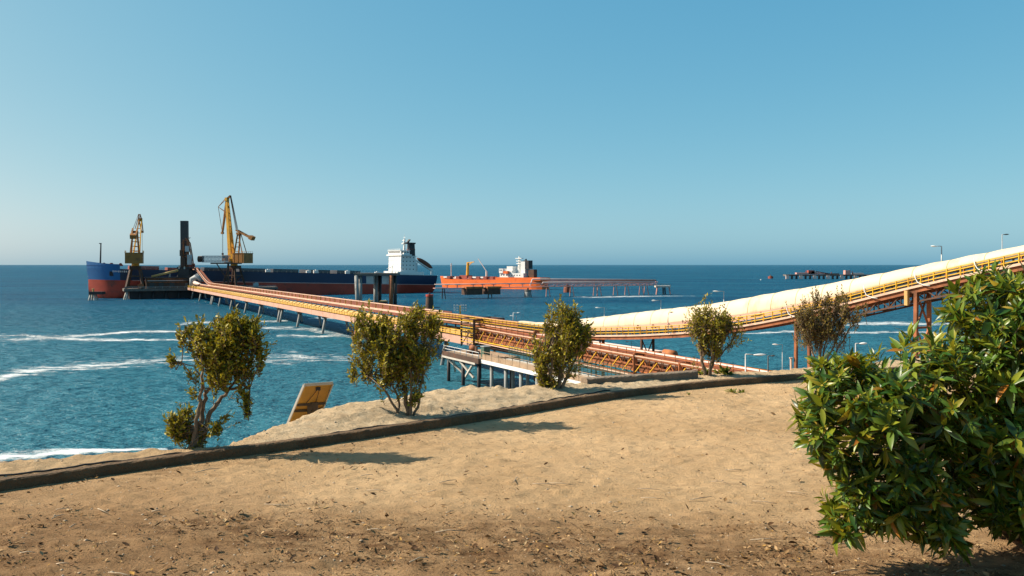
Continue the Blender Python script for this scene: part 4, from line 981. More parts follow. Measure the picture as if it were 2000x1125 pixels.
CG = 'yellow level-luffing cranes on the berth'
def crane(s, off, label, slew, luff, hz=20.4):
    """local x: jib points to -x; z from berth deck"""
    b = BP(s, off, 6.1); t = thing('harbour_crane', b, label, 'crane', CG, (0, 0, slew))
    Z = hz-6.1
    mb = MB()
    for sx in (-1, 1):
        for sy in (-1, 1):
            mb.bar((sx*5, sy*4.5, 0.3), (sx*2.4, sy*2.4, Z-3), 1.1); mb.box((sx*5, sy*4.5, .5), (2.6, 1.2, 1.0))
        mb.bar((sx*5, -4.5, 1.2), (sx*5, 4.5, 1.2), .8); mb.bar((sx*3.6, -3.3, Z*.5), (sx*3.6, 3.3, Z*.5), .7)
    for sy in (-1, 1): mb.bar((-3.6, sy*3.3, Z*.5), (3.6, sy*3.3, Z*.5), .7); mb.bar((-5, sy*4.5, 1), (3.6, sy*3.3, Z*.5), .4)
    mb.box((0, 0, Z-2.2), (6, 6, 2.0)); mb.build('portal', M['brown'], t, world=False)
    mb = MB(); mb.tube([(0, 0, Z-1.3), (0, 0, Z+.3)], 2.1, 16); mb.build('slew_ring', M['craneyellow'], t, world=False, smooth=False)
    mb = MB(); mb.box((6.4, 0, Z+3.3), (8.0, 9.2, 6.0)); mb.box((6.4, 0, Z+6.45), (8.4, 9.6, .3)); mb.box((0, 0, Z+.8), (9.5, 7.0, 1.0))
    for k in range(3): mb.box((3.5+2.9*k, -4.65, Z+3.6), (.25, .14, 5.4))
    ho = mb.build('machine_house', M['craneochre'], t, world=False)
    mb = MB(); mb.box((-.5, 0, Z+3.6), (5.0, 4.6, 5.2)); mb.build('slew_column', M['craneyellow'], t, world=False)
    mb = MB(); mb.box((-3.2, -4.4, Z+3.4), (2.6, 2.8, 3.6)); cb = mb.build('cab', M['craneochre'], t, world=False)
    mb = MB(); mb.box((-4.53, -4.4, Z+4.1), (.08, 2.2, 1.6)); mb.box((-3.2, -5.83, Z+4.2), (1.9, .08, 1.4)); mb.build('cab_window', M['glass'], cb, world=False)
    # A frame
    mb = MB(); top = Vector((3.8, 0, Z+18.5))
    for sy in (-1, 1):
        mb.bar((1.6, sy*2.2, Z+5), (top.x-.3, sy*1.2, top.z), .75); mb.bar((7.6, sy*2.2, Z+6.3), (top.x+.3, sy*1.2, top.z), .4)
    for k in range(1, 5):
        q = k/5; mb.bar((1.6+q*1.9, -2.2+q, Z+5+13.5*q), (1.6+q*1.9, 2.2-q, Z+5+13.5*q), .35)
    mb.box(top+Vector((.2, 0, .2)), (2.4, 3.6, 1.3)); mb.build('a_frame', M['craneochre'], t, world=False)
    # rocking counterweight lever
    mb = MB(); a = top+Vector((-1.6, 0, 2.2)); e = top+Vector((8.6, 0, -2.6))
    for sy in (-1, 1): mb.bar(a+Vector((0, sy*1.2, 0)), e+Vector((0, sy*1.2, 0)), .8)
    mb.box(e+Vector((.6, 0, 0)), (2.4, 3.4, 2.4), 0, .45); mb.build('counterweight_lever', M['craneochre'], t, world=False)
    # jib
    foot = Vector((-1.6, 0, Z+1.8)); JL = 38.5
    hd = foot+Vector((-math.cos(luff)*JL, 0, math.sin(luff)*JL))
    mb = MB()
    for sy in (-1, 1):
        d_ = (hd-foot).normalized(); nrm = Vector((d_.z, 0, -d_.x))
        m1 = foot.lerp(hd, .45)
        mb.hexa([foot+Vector((0, sy*1.9-.3, 0))-nrm*1.15, foot+Vector((0, sy*1.9-.3, 0))+nrm*1.15, foot+Vector((0, sy*1.9+.3, 0))+nrm*1.15, foot+Vector((0, sy*1.9+.3, 0))-nrm*1.15],
                [hd+Vector((0, sy*.7-.25, 0))-nrm*.7, hd+Vector((0, sy*.7-.25, 0))+nrm*.7, hd+Vector((0, sy*.7+.25, 0))+nrm*.7, hd+Vector((0, sy*.7+.25, 0))-nrm*.7])
    for k in range(1, 9):
        c = foot.lerp(hd, k/9); wv = 1.9-1.2*k/9; mb.bar(c+Vector((0, -wv, 0)), c+Vector((0, wv, 0)), .4)
    mb.box(hd, (1.6, 2.4, 2.0)); mb.build('jib', M['craneyellow'], t, world=False)
    # fly jib
    fa_ = luff+math.radians(92)
    tip = hd+Vector((-3.4, 0, -21)) if luff > 1.2 else hd+Vector((-15, 0, -7))
    back = hd+Vector((2.6, 0, 2.2)) if luff > 1.2 else hd+Vector((6, 0, 3))
    mb = MB()
    for sy in (-.8, .8):
        mb.bar(hd+Vector((0, sy, 0)), tip+Vector((0, sy*.5, 0)), .55); mb.bar(hd+Vector((0, sy, 0)), back+Vector((0, sy*.5, 0)), .6)
        if luff > 1.2:
            o_ = hd+Vector((-6.5, 0, -4.6)); mb.bar(hd+Vector((0, sy, 1)), o_, .25); mb.bar(o_, tip, .22); mb.bar(o_, hd+Vector((-1, sy, -8)), .22)
    mb.box(tip, (1.4, 1.4, 1.2)); mb.build('fly_jib', M['craneochre'], t, world=False)
    mb = MB(); mb.bar(back, a, .35)
    for sy in (-.5, .5): mb.bar(back+Vector((0, sy, 0)), a+Vector((0, sy*2, 0)), .22)
    mb.build('tie_bar', M['brown'], t, world=False)
    dz = -12.5 if luff > 1.2 else -16
    mb = MB(); mb.bar(tip, tip+Vector((0, 0, dz)), .12); mb.bar(tip+Vector((.4, 0, 0)), tip+Vector((.4, 0, dz)), .12); mb.build('hoist_rope', M['rope'], t, world=False)
    mb = MB(); mb.box(tip+Vector((.2, 0, dz-.5)), (1.0, .8, 1.2)); mb.tube([tip+Vector((.2, 0, dz-1.1)), tip+Vector((.7, 0, dz-1.7)), tip+Vector((.2, 0, dz-2.2))], .18, 6); mb.build('hook_block', M['black'], t, world=False)
    # ladder platform rails on the house
    mb = MB()
    for y_ in (-4.7, 4.7):
        for k in range(6): mb.bar((2.6+1.5*k, y_, Z+6.6), (2.6+1.5*k, y_, Z+7.7), .1)
        mb.bar((2.6, y_, Z+7.7), (10.2, y_, Z+7.7), .1)
    mb.build('handrail', M['craneyellow'], t, world=False)
    return t
crane(80, 26, 'yellow luffing crane with its jib raised high and hook over a lattice boom', -0.32, math.radians(84.5), 20.6)
crane(24.5, 26, 'ochre luffing crane seen end-on near the ship bow, its jib reaching over the ship', math.radians(-70), math.radians(42), 20.4)

# lattice loading boom beside the raised crane
lb = thing('lattice_boom', BP(66, 27, 20), 'horizontal pale lattice boom with a dark end drum below the raised crane hook', 'conveyor')
P0 = at(396, 506, 486); P1 = at(449, 507, 486)
mb = MB(); n = 10
for dy in (-1.2, 1.2):
    for z in (-1.9, 1.9): mb.bar((P0.x, P0.y+dy, P0.z+z), (P1.x, P1.y+dy, P0.z+z), .3)
    for k in range(n):
        xa = P0.x+(P1.x-P0.x)*k/n; xb = P0.x+(P1.x-P0.x)*(k+1)/n
        mb.bar((xa, P0.y+dy, P0.z-1.9), (xa, P0.y+dy, P0.z+1.9), .16); mb.bar((xa, P0.y+dy, P0.z-1.9), (xb, P0.y+dy, P0.z+1.9), .14); mb.bar((xb, P0.y+dy, P0.z-1.9), (xa, P0.y+dy, P0.z+1.9), .14)
mb.build('lattice', M['net'], lb)
mb = MB(); mb.tube([(P0.x-2.6, P0.y, P0.z), (P0.x+.1, P0.y, P0.z)], 1.9, 14); mb.build('end_drum', M['brown'], lb)
mb = MB(); mb.box(((P0.x+P1.x)/2+6, P0.y, P0.z-2.6), (18, 3, .8)); mb.bar((P1.x-1, P0.y, P0.z-2.8), (P1.x-1, P0.y, 6.1), .9); mb.bar((P1.x-1, P0.y, 10), (P1.x-8, P0.y, P0.z-2.8), .5); mb.box((P1.x-1, P0.y, 6.6), (3, 3, 1)); mb.build('support', M['brown'], lb)

# ship loader with its tall charcoal boom raised
ld = thing('ship_loader', BP(50, 26, 6), 'ship loader tower with a tall flat charcoal boom raised upright', 'loader')
c = BP(50, 26, 0); lx, ly = at(361, 500, c.y).x, c.y
mb = MB(); mb.hexa([(lx-2.1, ly-1.2, 18), (lx+2.1, ly-1.2, 18), (lx+2.1, ly+1.2, 18), (lx-2.1, ly+1.2, 18)], [(lx-2.3, ly-1.2, 46.4), (lx+1.8, ly-1.2, 46.4), (lx+1.8, ly+1.2, 46.4), (lx-2.3, ly+1.2, 46.4)]); mb.build('raised_boom', M['charcoal'], ld)
mb = MB()
pts = [(lx+1.2, 36), (lx+3.4, 33), (lx+4.6, 26), (lx+5.4, 20)]
for dy in (-2.4, -.4):
    for i in range(3): mb.bar((pts[i][0], ly+dy, pts[i][1]), (pts[i+1][0], ly+dy, pts[i+1][1]), .5)
    for x in (lx-.2, lx+2.2): mb.bar((x, ly+dy, 18), (x+.3, ly+dy, 35), .6)
    for z in (21, 25, 29, 33): mb.bar((lx-1, ly+dy, z), (lx+4.6-(z-20)*.1, ly+dy, z), .35); mb.bar((lx-.6, ly+dy, z), (lx+3.6, ly+dy, z+3.4), .22)
mb.build('tower_frame', M['orange2'], ld)
mb = MB(); mb.box((lx+2.6, ly-2.6, 29.5), (2.2, 1.6, 3.4)); mb.box((lx+4, ly-2.6, 23), (2.4, 1.8, 6)); mb.build('hoist_house', M['net'], ld)
mb = MB(); mb.box((lx+.3, ly-2.4, 21.5), (3.0, 2.6, 5)); mb.box((lx-1, ly-2.6, 27), (1.6, 1.4, 3.6)); mb.build('machine_house', M['brown'], ld)
mb = MB()
for x in (lx-2.2, lx+1.0): mb.bar((x, ly-2.8, 12.5), (x, ly-2.8, 19.5), .8)
mb.build('front_leg', M['palecon'], ld)
mb = MB()
for x in (lx-4, lx+5):
    for dy in (-4, 4): mb.bar((x, ly+dy, 6.1), (x*.5+(lx+.5)*.5, ly+dy*.6, 18), 1.1)
mb.box((lx+.5, ly, 18.1), (8, 6, 1.2)); mb.bar((lx-4, ly-4, 11), (lx+5, ly-4, 11), .8); mb.bar((lx-4, ly-4, 6.5), (lx+3, ly-3, 17), .5)
mb.box((lx+.5, ly-1, 14.6), (7, 5, 5.5)); mb.build('gantry', M['black'], ld)
# transfer chute and pulley at the pier end
tc_ = thing('transfer_chute', PP(474, 2.5, 6), 'grey transfer chute with a rounded hood at the far end of the pier', 'chute')
mb = MB(); q = at(377, 549, PP(474, 2.5, 0).y); mb.tube([(q.x, q.y, 6.3), (q.x, q.y, 11.5), (q.x+2.5, q.y-.5, 13.2), (q.x+6, q.y-2, 11)], [2.0, 2.0, 1.7, 1.2], 12); mb.build('hood', M['net'], tc_, smooth=True)
mb = MB(); mb.tube([(q.x+2, q.y-3, 9.5), (q.x+10, q.y-8, 7.4)], [1.0, .8], 10); mb.build('spout', M['palepipe'], tc_, smooth=True)
mb = MB(); mb.box((q.x+11, q.y-8.6, 7.6), (2.6, 2, 2.6)); mb.build('motor', M['hullblue'], tc_)

# small raked-pile dolphins beside the bow
def mini_dolphin(px, y, label, size=1.0):
    Y = H*F/(y-HZ); p = at(px, y, Y); t = thing('bow_dolphin', (p.x, p.y, 0), label, 'dolphin')
    for dx, dy in ((-1, -1), (1, -1), (-1, 1), (1, 1)):
        mb = MB(); mb.tube([(p.x+dx*2.2*size, p.y+dy*2.2, -3), (p.x+dx*.9*size, p.y+dy*1.0, 3.4)], .5, 8); mb.build('leg', M['palecon'], t, smooth=True)
    mb = MB(); mb.box((p.x+2.2, p.y, 4.1), (7.5*size, 4, 1.6)); mb.build('cap', M['black'], t)
    mb = MB(); mb.tube([(p.x, p.y, 4.8), (p.x, p.y, 6.3)], .5, 8); mb.tube([(p.x, p.y, 6.2), (p.x, p.y, 6.6)], .8, 8); mb.build('bollard', M['cream_belt'], t)
mini_dolphin(182, 586.5, 'small mooring dolphin on pale raked legs just off the red bow')

# ------------------------------------------------------------------ open concrete portal behind the pier
Yg_ = 372.0; kx_ = Yg_/F
gt = thing('mooring_portal', (at(730, 600, Yg_).x, Yg_+4, 0), 'grey concrete portal with a flat roof slab and hanging boxes standing in the sea', 'portal')
mb = MB(); xa, xb = at(692, 0, Yg_).x, at(775, 0, Yg_).x
mb.box(((xa+xb)/2, Yg_+5, 15.55), (xb-xa, 11.5, 1.1)); mb.build('roof_slab', M['concrete'], gt)
mb = MB()
for k in range(12): mb.bar((xa+.6+k*(xb-xa-1.2)/11, Yg_-.6, 16.1), (xa+.6+k*(xb-xa-1.2)/11, Yg_-.6, 17.1), .1)
mb.bar((xa+.6, Yg_-.6, 17.1), (xb-.6, Yg_-.6, 17.1), .1); mb.build('railing', M['steel'], gt)
for px, dpt, w_, m_ in ((696, 0, 1.5, 'wetpile'), (703, 1.5, 1.3, 'wetpile'), (728, 8, 1.6, 'wetpile'), (735, 9.5, 1.4, 'black'), (764, 0, 1.6, 'orange2'), (771, 1.5, 1.3, 'black')):
    x = at(px, 0, Yg_).x
    mb = MB(); mb.tube([(x+(.8 if px < 700 else 0), Yg_+dpt, -3), (x, Yg_+dpt, 15.1)], w_*.62, 10); mb.build('column', M[m_], gt, smooth=True)
for px0, px1 in ((715, 729), (746, 761)):
    x0, x1 = at(px0, 0, Yg_).x, at(px1, 0, Yg_).x
    mb = MB(); mb.box(((x0+x1)/2, Yg_+2, 13.0), (x1-x0, 3.2, 3.6)); mb.build('hanging_box', M['net'], gt)
for px0, px1 in ((711, 725), (742, 755)):
    x0, x1 = at(px0, 0, Yg_).x, at(px1, 0, Yg_).x
    mb = MB(); mb.box(((x0+x1)/2, Yg_+2, 1.6), (x1-x0, 4, 2.6)); f_ = mb.build('fender_block', M['black'], gt)
    mb = MB(); mb.box(((x0+x1)/2, Yg_+2, 3.1), (x1-x0+.6, 4.6, .4)); mb.build('fender_cap', M['cream_belt'], f_)

# ---- mooring dolphins in the water
DG = 'lone dolphins standing in the sea'
def dolphin(px, ytop, ybase, wpx, label, m, m2):
    Y = H*F/(ybase-HZ); p = at(px, ybase, Y); zt = at(px, ytop, Y).z; wd = wpx*Y/F
    t = thing('mooring_dolphin', (p.x, p.y, 0), label, 'dolphin', DG)
    rings = []
    for z, s in ((-3, .62), (.5, .55), (zt*.6, .5), (zt-.9, .44)):
        rings.append([(p.x+wd*s*math.cos(a), p.y+wd*s*math.sin(a), z) for a in np.linspace(0, 2*PI, 15)[:-1]])
    mb = MB(); mb.sweep(rings); mb.build('shaft', m, t, smooth=False)
    mb = MB(); mb.tube([(p.x, p.y, zt-.9), (p.x, p.y, zt)], wd*.5, 14); mb.build('cap', m2, t)
    mb = MB(); mb.tube([(p.x, p.y, zt), (p.x, p.y, zt+wd*.25)], wd*.12, 8); mb.build('bollard', M['black'], t)
dolphin(839, 575, 606, 15, 'tall dark tapering dolphin between the bulk carrier stern and the pier', M['brown'], M['hullred'])
dolphin(1031, 566, 581, 14, 'squat grey dolphin in front of the orange tanker stern', M['wetpile'], M['concrete'])
dolphin(1108, 557, 571, 14, 'rusty red dolphin beside the middle of the red pipe jetty', M['darkred'], M['brown'])

# ------------------------------------------------------------------ orange tanker
YT = 683.0; kt = YT/F
tk = thing('tanker', (at(960, 563, YT).x, YT, 0), 'small orange tanker with white deckhouse lying behind the red pipe jetty', 'ship', rot=(0, 0, math.radians(-35)))
TCX = at(960, 563, YT).x
def TX(px): return TCX+(at(px, 0, YT).x-TCX)/math.cos(math.radians(35))
def TZ(y): return H-(y-HZ)*kt
xs_t = np.linspace(TX(858), TX(1062), 26)
mb = MB(); rows = []
for i, x in enumerate(xs_t):
    q = i/25; hbm = 7.5*(min(1, (q/.16))**.6)*(1 if q < .9 else 1-((q-.9)/.1)**2*.35)
    hbm = max(hbm, .15)
    top = 7.3+(2.4*(1-q/.12)**1 if q < .12 else 0)
    if q < .08: top += .2
    rows.append([(x+(-(1-q/.16)*2.5 if q < .16 else 0), YT-hbm, top), (x, YT-hbm*(.6+.4*min(1, q/.2)), 0), (x, YT-hbm*.8, -3), (x, YT+hbm*.8, -3), (x, YT+hbm, 0), (x, YT+hbm, top)])
mb.sweep(rows); mb.build('hull', M['tankorange'], tk)
mb = MB(); mb.box((TX(1020), YT, 8.4), (TX(1062)-TX(978), 15, 2.3)); mb.build('poop', M['tankorange'], tk)
mb = MB()
for k in range(3): mb.tube([(TX(868), YT-3+3*k, 8.2+.4*(k % 2)), (TX(978), YT-3+3*k, 8.2+.4*(k % 2))], .5, 8)
mb.build('deck_pipe', M['palepipe'], tk, smooth=True)
mb = MB()
for px in (880, 899, 925, 941, 955, 968): mb.box((TX(px), YT-3, 8.8), (3.5, 6, 2.4))
mb.box((TX(908), YT, 9.3), (8, 8, 3.0)); mb.build('manifold', M['hatchred'], tk)
mb = MB()
for px in (873, 897, 932, 950): mb.box((TX(px), YT-4, 9.2), (4.5, 3, 1.2))
mb.build('deck_locker', M['white'], tk)
def twb(name, px0, px1, y0, y1, dep, m, par=tk, dy=0):
    mb = MB(); mb.box(((TX(px0)+TX(px1))/2, YT+dy, (TZ(y0)+TZ(y1))/2), (TX(px1)-TX(px0), dep, TZ(y0)-TZ(y1))); return mb.build(name, M[m], par)
ds = twb('deckhouse', 985, 1030, 533, 544, 13, 'white')
twb('bridge', 985, 992, 524.5, 533, 15, 'white', ds); twb('cabin_block', 992, 1008, 528, 533, 12, 'white', ds); twb('cabin_block', 996, 1007, 520, 528, 9, 'white', ds)
for k in range(3): pane('window', (TX(984.7), YT-4.5+4.5*k, TZ(527.5)), (.1, 3, 1.2), ds, True)
for k in range(2): pane('window', (TX(987+2.6*k), YT-7.55, TZ(527.5)), (.7, .1, 1.1), ds, True)
for k in range(8): pane('window', (TX(988+5*k), YT-6.55, TZ(537)), (.9, .1, .8), ds, True)
twb('funnel', 1021, 1029, 511, 533, 7, 'white'); fb = twb('funnel_cap', 1025, 1035, 509, 525, 6, 'black')
mb = MB(); mb.tube([(TX(1027), YT, TZ(509)), (TX(1026), YT, TZ(506.5))], .8, 8); mb.build('exhaust', M['black'], fb)
mb = MB(); mb.tube([(TX(1014), YT, TZ(534)), (TX(1014), YT, TZ(501))], [1.6, .7], 8)
for y_, w_ in ((505, 6), (510, 4.5), (515, 4)): mb.box((TX(1014), YT, TZ(y_)), (w_, 3, .7))
mb.build('mast', M['white'], tk)
twb('lifeboat', 996, 1004, 529, 534, 3, 'tankorange', ds, -8)
twb('stern_frame', 1034, 1044, 526, 541, 5, 'brown')
mb = MB(); mb.tube([(TX(877), YT, 8), (TX(877), YT, TZ(514))], .45, 8); mb.bar((TX(875), YT, TZ(519)), (TX(879), YT, TZ(519)), .3); mb.build('foremast', M['palepipe'], tk)
mb = MB(); mb.tube([(TX(911), YT, 8), (TX(912), YT, TZ(513))], [1.5, 1.1], 10); mb.bar((TX(909.5), YT, TZ(513)), (TX(925), YT, TZ(511.5)), .7); mb.bar((TX(912), YT, TZ(520)), (TX(920), YT, TZ(513)), .6); mb.build('hose_crane', M['craneyellow'], tk)
mb = MB(); mb.tube([(TX(950), YT, 8), (TX(950), YT, TZ(530))], .9, 8); mb.bar((TX(950), YT, TZ(530)), (TX(933), YT, TZ(505)), .45); mb.build('derrick', M['palepipe'], tk)

# ------------------------------------------------------------------ red pipe jetty
J0 = at(850, 584, 466); J1 = at(1285, 575, 538); JE = at(1308, 575, 542)
jt = thing('pipe_jetty', ((J0.x+J1.x)/2, (J0.y+J1.y)/2, 0), 'long red pipe jetty on thin piles ending in a small open platform', 'pier')
jd = (Vector((J1.x, J1.y, 0))-Vector((J0.x, J0.y, 0))); JLn = jd.length; jd.normalize(); jn = Vector((-jd.y, jd.x, 0))
def JP(s, wd, z): return Vector((J0.x, J0.y, 0))+jd*s+jn*wd+Vector((0, 0, z))
mb = MB()
mb.hexa([JP(0, 0, 6.1), JP(JLn, 0, 6.1), JP(JLn, 3.5, 6.1), JP(0, 3.5, 6.1)], [JP(0, 0, 6.5), JP(JLn, 0, 6.5), JP(JLn, 3.5, 6.5), JP(0, 3.5, 6.5)]); mb.build('deck', M['jettyred'], jt)
mb = MB(); n = 46
for wd in (0, 3.5):
    for k in range(21, n):
        a, b = JLn*k/n, JLn*(k+1)/n
        mb.bar(JP(a, wd, 6.5), JP(a, wd, 8.1), .22); mb.bar(JP(a, wd, 6.5 if k % 2 else 8.1), JP(b, wd, 8.1 if k % 2 else 6.5), .2)
    mb.bar(JP(JLn*21/n, wd, 8.1), JP(JLn, wd, 8.1), .35)
mb.build('truss', M['jettyred'], jt)
mb = MB(); mb.tube([JP(JLn*.44, .6, 7.0), JP(JLn*.45, .6, 9.0), JP(JLn*.98, .6, 8.7)], .4, 8); mb.build('pipe', M['palepipe'], jt, smooth=True)
mb = MB(); mb.tube([JP(JLn*.40, 2.6, 7.0), JP(JLn*.41, 2.6, 11.0), JP(JLn*.5, 2.6, 10.9), JP(JLn, 2.6, 9.9)], .45, 8); mb.build('pipe', M['palepipe'], jt, smooth=True)
mb = MB(); mb.tube([JP(JLn*.44, 1.6, 7.0), JP(JLn*.45, 1.6, 9.9), JP(JLn, 1.6, 9.3)], .3, 8); mb.build('pipe', M['darkred'], jt, smooth=True)
mb = MB()
for k in range(11, 24): s = JLn*k/23; mb.bar(JP(s, 2.6, 6.5), JP(s, 2.6, 11.2-1.4*k/23), .3); mb.bar(JP(s, .4, 8.6), JP(s, 3.0, 8.6), .25)
mb.build('pipe_stand', M['jettyred'], jt)
for px in (866, 949, 1060, 1108, 1157, 1165, 1200, 1225, 1257, 1268):
    s = (px-850)/(1285-850)*JLn*.985
    for wb, wt in ((-1.5, .5), (5, 3)):
        mb = MB(); mb.tube([JP(s+.4, wb, -3), JP(s, wt, 6.1)], .32, 6); mb.build('pile', M['jettyred' if px > 1000 else 'black'], jt)
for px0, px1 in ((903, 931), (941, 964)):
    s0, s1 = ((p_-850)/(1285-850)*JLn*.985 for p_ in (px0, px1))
    mb = MB(); mb.hexa([JP(s0, -2, 2.2), JP(s1, -2, 2.2), JP(s1, 6, 2.2), JP(s0, 6, 2.2)], [JP(s0, -2, 5.9), JP(s1, -2, 5.9), JP(s1, 6, 5.9), JP(s0, 6, 5.9)]); mb.build('platform_shade_block', M['brown'], jt)  # dark box stands in for platform shadow and mooring structure
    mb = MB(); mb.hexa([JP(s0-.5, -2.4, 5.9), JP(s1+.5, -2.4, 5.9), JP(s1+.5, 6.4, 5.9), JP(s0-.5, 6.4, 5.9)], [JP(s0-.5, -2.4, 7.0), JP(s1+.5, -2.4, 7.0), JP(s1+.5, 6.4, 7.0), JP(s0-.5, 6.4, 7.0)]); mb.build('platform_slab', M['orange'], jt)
for px in (872, 890, 918, 935, 955, 985, 1010):
    s_ = (px-850)/(1285-850)*JLn*.985; mb = MB(); mb.bar(JP(s_, 1, 6.4), JP(s_, 1, 8.2), .5); mb.bar(JP(s_-1.5, 1, 8.2), JP(s_+1.5, 1, 8.2), .4); mb.build('pipe_stand', M['jettyred'], jt)
mb = MB(); mb.tube([JP(0, 1, 8.5), JP(JLn*.44, 1, 8.5)], .3, 8); mb.build('pipe', M['palepipe'], jt, smooth=True)
je = thing('jetty_head', (at(1295, 575, 541).x, 541, 0), 'small open concrete head on raked piles at the tip of the red jetty', 'platform')
x0, x1 = at(1281, 0, 541).x, at(1309, 0, 541).x
mb = MB(); mb.box(((x0+x1)/2, 543, 5.3), (x1-x0, 8, 1.1)); mb.build('deck', M['palecon'], je)
for dx in (.1, .5, .62, .92):
    mb = MB(); xx = x0+(x1-x0)*dx; mb.tube([(xx+(dx-.5)*3, 540, -3), (xx, 541, 4.9)], .5, 8); mb.build('pile', M['black' if .3 < dx < .8 else 'jettyred'], je)
mb = MB()
for k in range(6): mb.bar((x0+.3+k*(x1-x0-.6)/5, 539.2, 5.8), (x0+.3+k*(x1-x0-.6)/5, 539.2, 7), .14)
mb.bar((x0, 539.2, 7), (x1, 539.2, 7), .14); mb.build('railing', M['cream_belt'], je)

# ------------------------------------------------------------------ far pier, buoy
YF = 1121.0; kf = YF/F
fp = thing('far_pier', (at(1620, 545, YF).x, YF, 0), 'distant low pier with red sheds far out on the water', 'pier')
x0, x1 = at(1535, 0, YF).x, at(1780, 0, YF).x
mb = MB(); mb.box(((x0+x1)/2, YF+6, 5.2), (x1-x0, 12, 2.2)); mb.build('deck', M['concrete'], fp)
for k in range(28):
    mb = MB(); x = x0+2+k*(x1-x0-4)/27; mb.box((x, YF, 1.5), (2.4 if k % 3 else 4.2, 2, 7)); mb.build('pile', M['black' if k % 3 else 'palepipe'], fp)
def fbox(name, px0, px1, y0, y1, m):
    mb = MB(); a, b = at(px0, y0, YF), at(px1, y1, YF); mb.box(((a.x+b.x)/2, YF+5, (a.z+b.z)/2), (b.x-a.x, 7, a.z-b.z))
    return mb.build(name, M[m], fp)
fbox('shed', 1580, 1592, 528, 535, 'hatchred'); fbox('shed', 1557, 1612, 532.5, 535.5, 'jettyred'); fbox('shed', 1652, 1662, 528, 536, 'jettyred'); fbox('tank', 1668, 1688, 533, 536.5, 'palepipe'); fbox('shed', 1612, 1640, 534, 536, 'brown'); fbox('tank', 1586, 1597, 530, 534, 'palepipe')
mb = MB()
for px, yy in ((1575, 529), (1600, 530), (1625, 531), (1666, 530)): mb.bar((at(px, 0, YF).x, YF+2, 6), (at(px, 0, YF).x, YF+2, at(px, yy, YF).z), .8)
mb.bar((at(1594, 0, YF).x, YF+2, at(0, 530, YF).z), (at(1622, 0, YF).x, YF+2, at(0, 535, YF).z), 1.0); mb.build('gantry', M['hatchred'], fp)
by = at(1505, 544, H*F/27); bo = thing('buoy', (by.x, by.y, 0), 'dark red mooring buoy floating between the jetty head and the far pier', 'buoy')
mb = MB(); mb.tube([(by.x, by.y, -1), (by.x, by.y, 3.2)], 3.6, 16); mb.build('drum', M['hatchred'], bo)
mb = MB(); mb.tube([(by.x, by.y, 3.2), (by.x, by.y, 4.4)], [2.4, 1.2], 12); mb.bar((by.x, by.y, 4), (by.x, by.y, 6.2), .35); mb.build('top_mark', M['brown'], bo)
by = at(1486, 546, H*F/30); bo = thing('float', (by.x, by.y, 0), 'tiny white float on the water near the dark red buoy', 'buoy')
mb = MB(); mb.tube([(by.x, by.y, -.5), (by.x, by.y, .4), (by.x, by.y, 1.0)], [.5, .9, .4], 10); mb.build('ball', M['white'], bo, smooth=True)

# ------------------------------------------------------------------ solar panel on the bank
def solar():
    D = 9.6; c = [at(563, 826, D+.1), at(601, 826-8, D+.1), at(650, 748, D-.05), at(594, 752, D-.05)]
    bl = at(562, 827, D+.10); br_ = at(620, 824, D+.38); tr = at(650, 748, D+.06); tl = at(594, 752, D-.22)
    t = thing('solar_panel', (bl.x+.15, bl.y+.15, bl.z-.2), 'tilted solar panel seen from its backlit yellow back, on a post at the bank edge', 'solar panel')
    nrm = (br_-bl).cross(tl-bl).normalized()
    if nrm.y > 0: nrm = -nrm     # towards the viewer
    def q(u, v, o=0): return (bl.lerp(br_, u)).lerp(tl.lerp(tr, u), v)+nrm*o
    # extend the sheet downwards behind the bank
    v0 = -.45
    mb = MB(); mb.hexa([q(.02, v0, -.02), q(.98, v0, -.02), q(.98, v0, .0), q(.02, v0, .0)], [q(.02, .985, -.02), q(.98, .985, -.02), q(.98, .985, .0), q(.02, .985, .0)]); mb.build('back_sheet', M['backsheet'], t)
    for v_a, v_b in ((v0, .02), (.04, .33), (.35, .53), (.55, .97)):
        mb = MB(); mb.hexa([q(.03, v_a, -.035), q(.97, v_a, -.035), q(.97, v_a, -.026), q(.03, v_a, -.026)], [q(.03, v_b, -.035), q(.97, v_b, -.035), q(.97, v_b, -.026), q(.03, v_b, -.026)]); mb.build('cell_face', M['cells'], t)
    mb = MB()
    for a, b in (((0, v0), (0, 1)), ((1, v0), (1, 1)), ((0, 1), (1, 1)), ((0, v0), (1, v0))): mb.bar(q(*a, .0), q(*b, .0), .014, .034)
    mb.build('frame', M['alu'], t)
    mb = MB()
    for v in (.36, .52): mb.bar(q(0.02, v, .02), q(.98, v, .02), .02, .03)
    mb.build('mounting_rail', M['darkmetal'], t)
    mb = MB(); mb.box(q(.5, .92, .025), (.055, .03, .04), .1); mb.build('junction_box', M['black'], t)
    mb = MB(); mb.tube([q(.47, .9, .03), q(.42, .75, .02), q(.33, .6, .02), q(.3, .54, .02)], .004, 5); mb.tube([q(.55, .9, .03), q(.60, .75, .02), q(.62, .55, .02)], .004, 5); mb.build('cable', M['black'], t)
    mb = MB(); g0 = q(.62, -.35, .06); g0.z -= .5; mb.bar(g0, q(.56, .45, .06), .055, .055); mb.box(q(.55, .46, .045), (.12, .05, .14)); mb.build('post', M['darkmetal'], t)
solar()

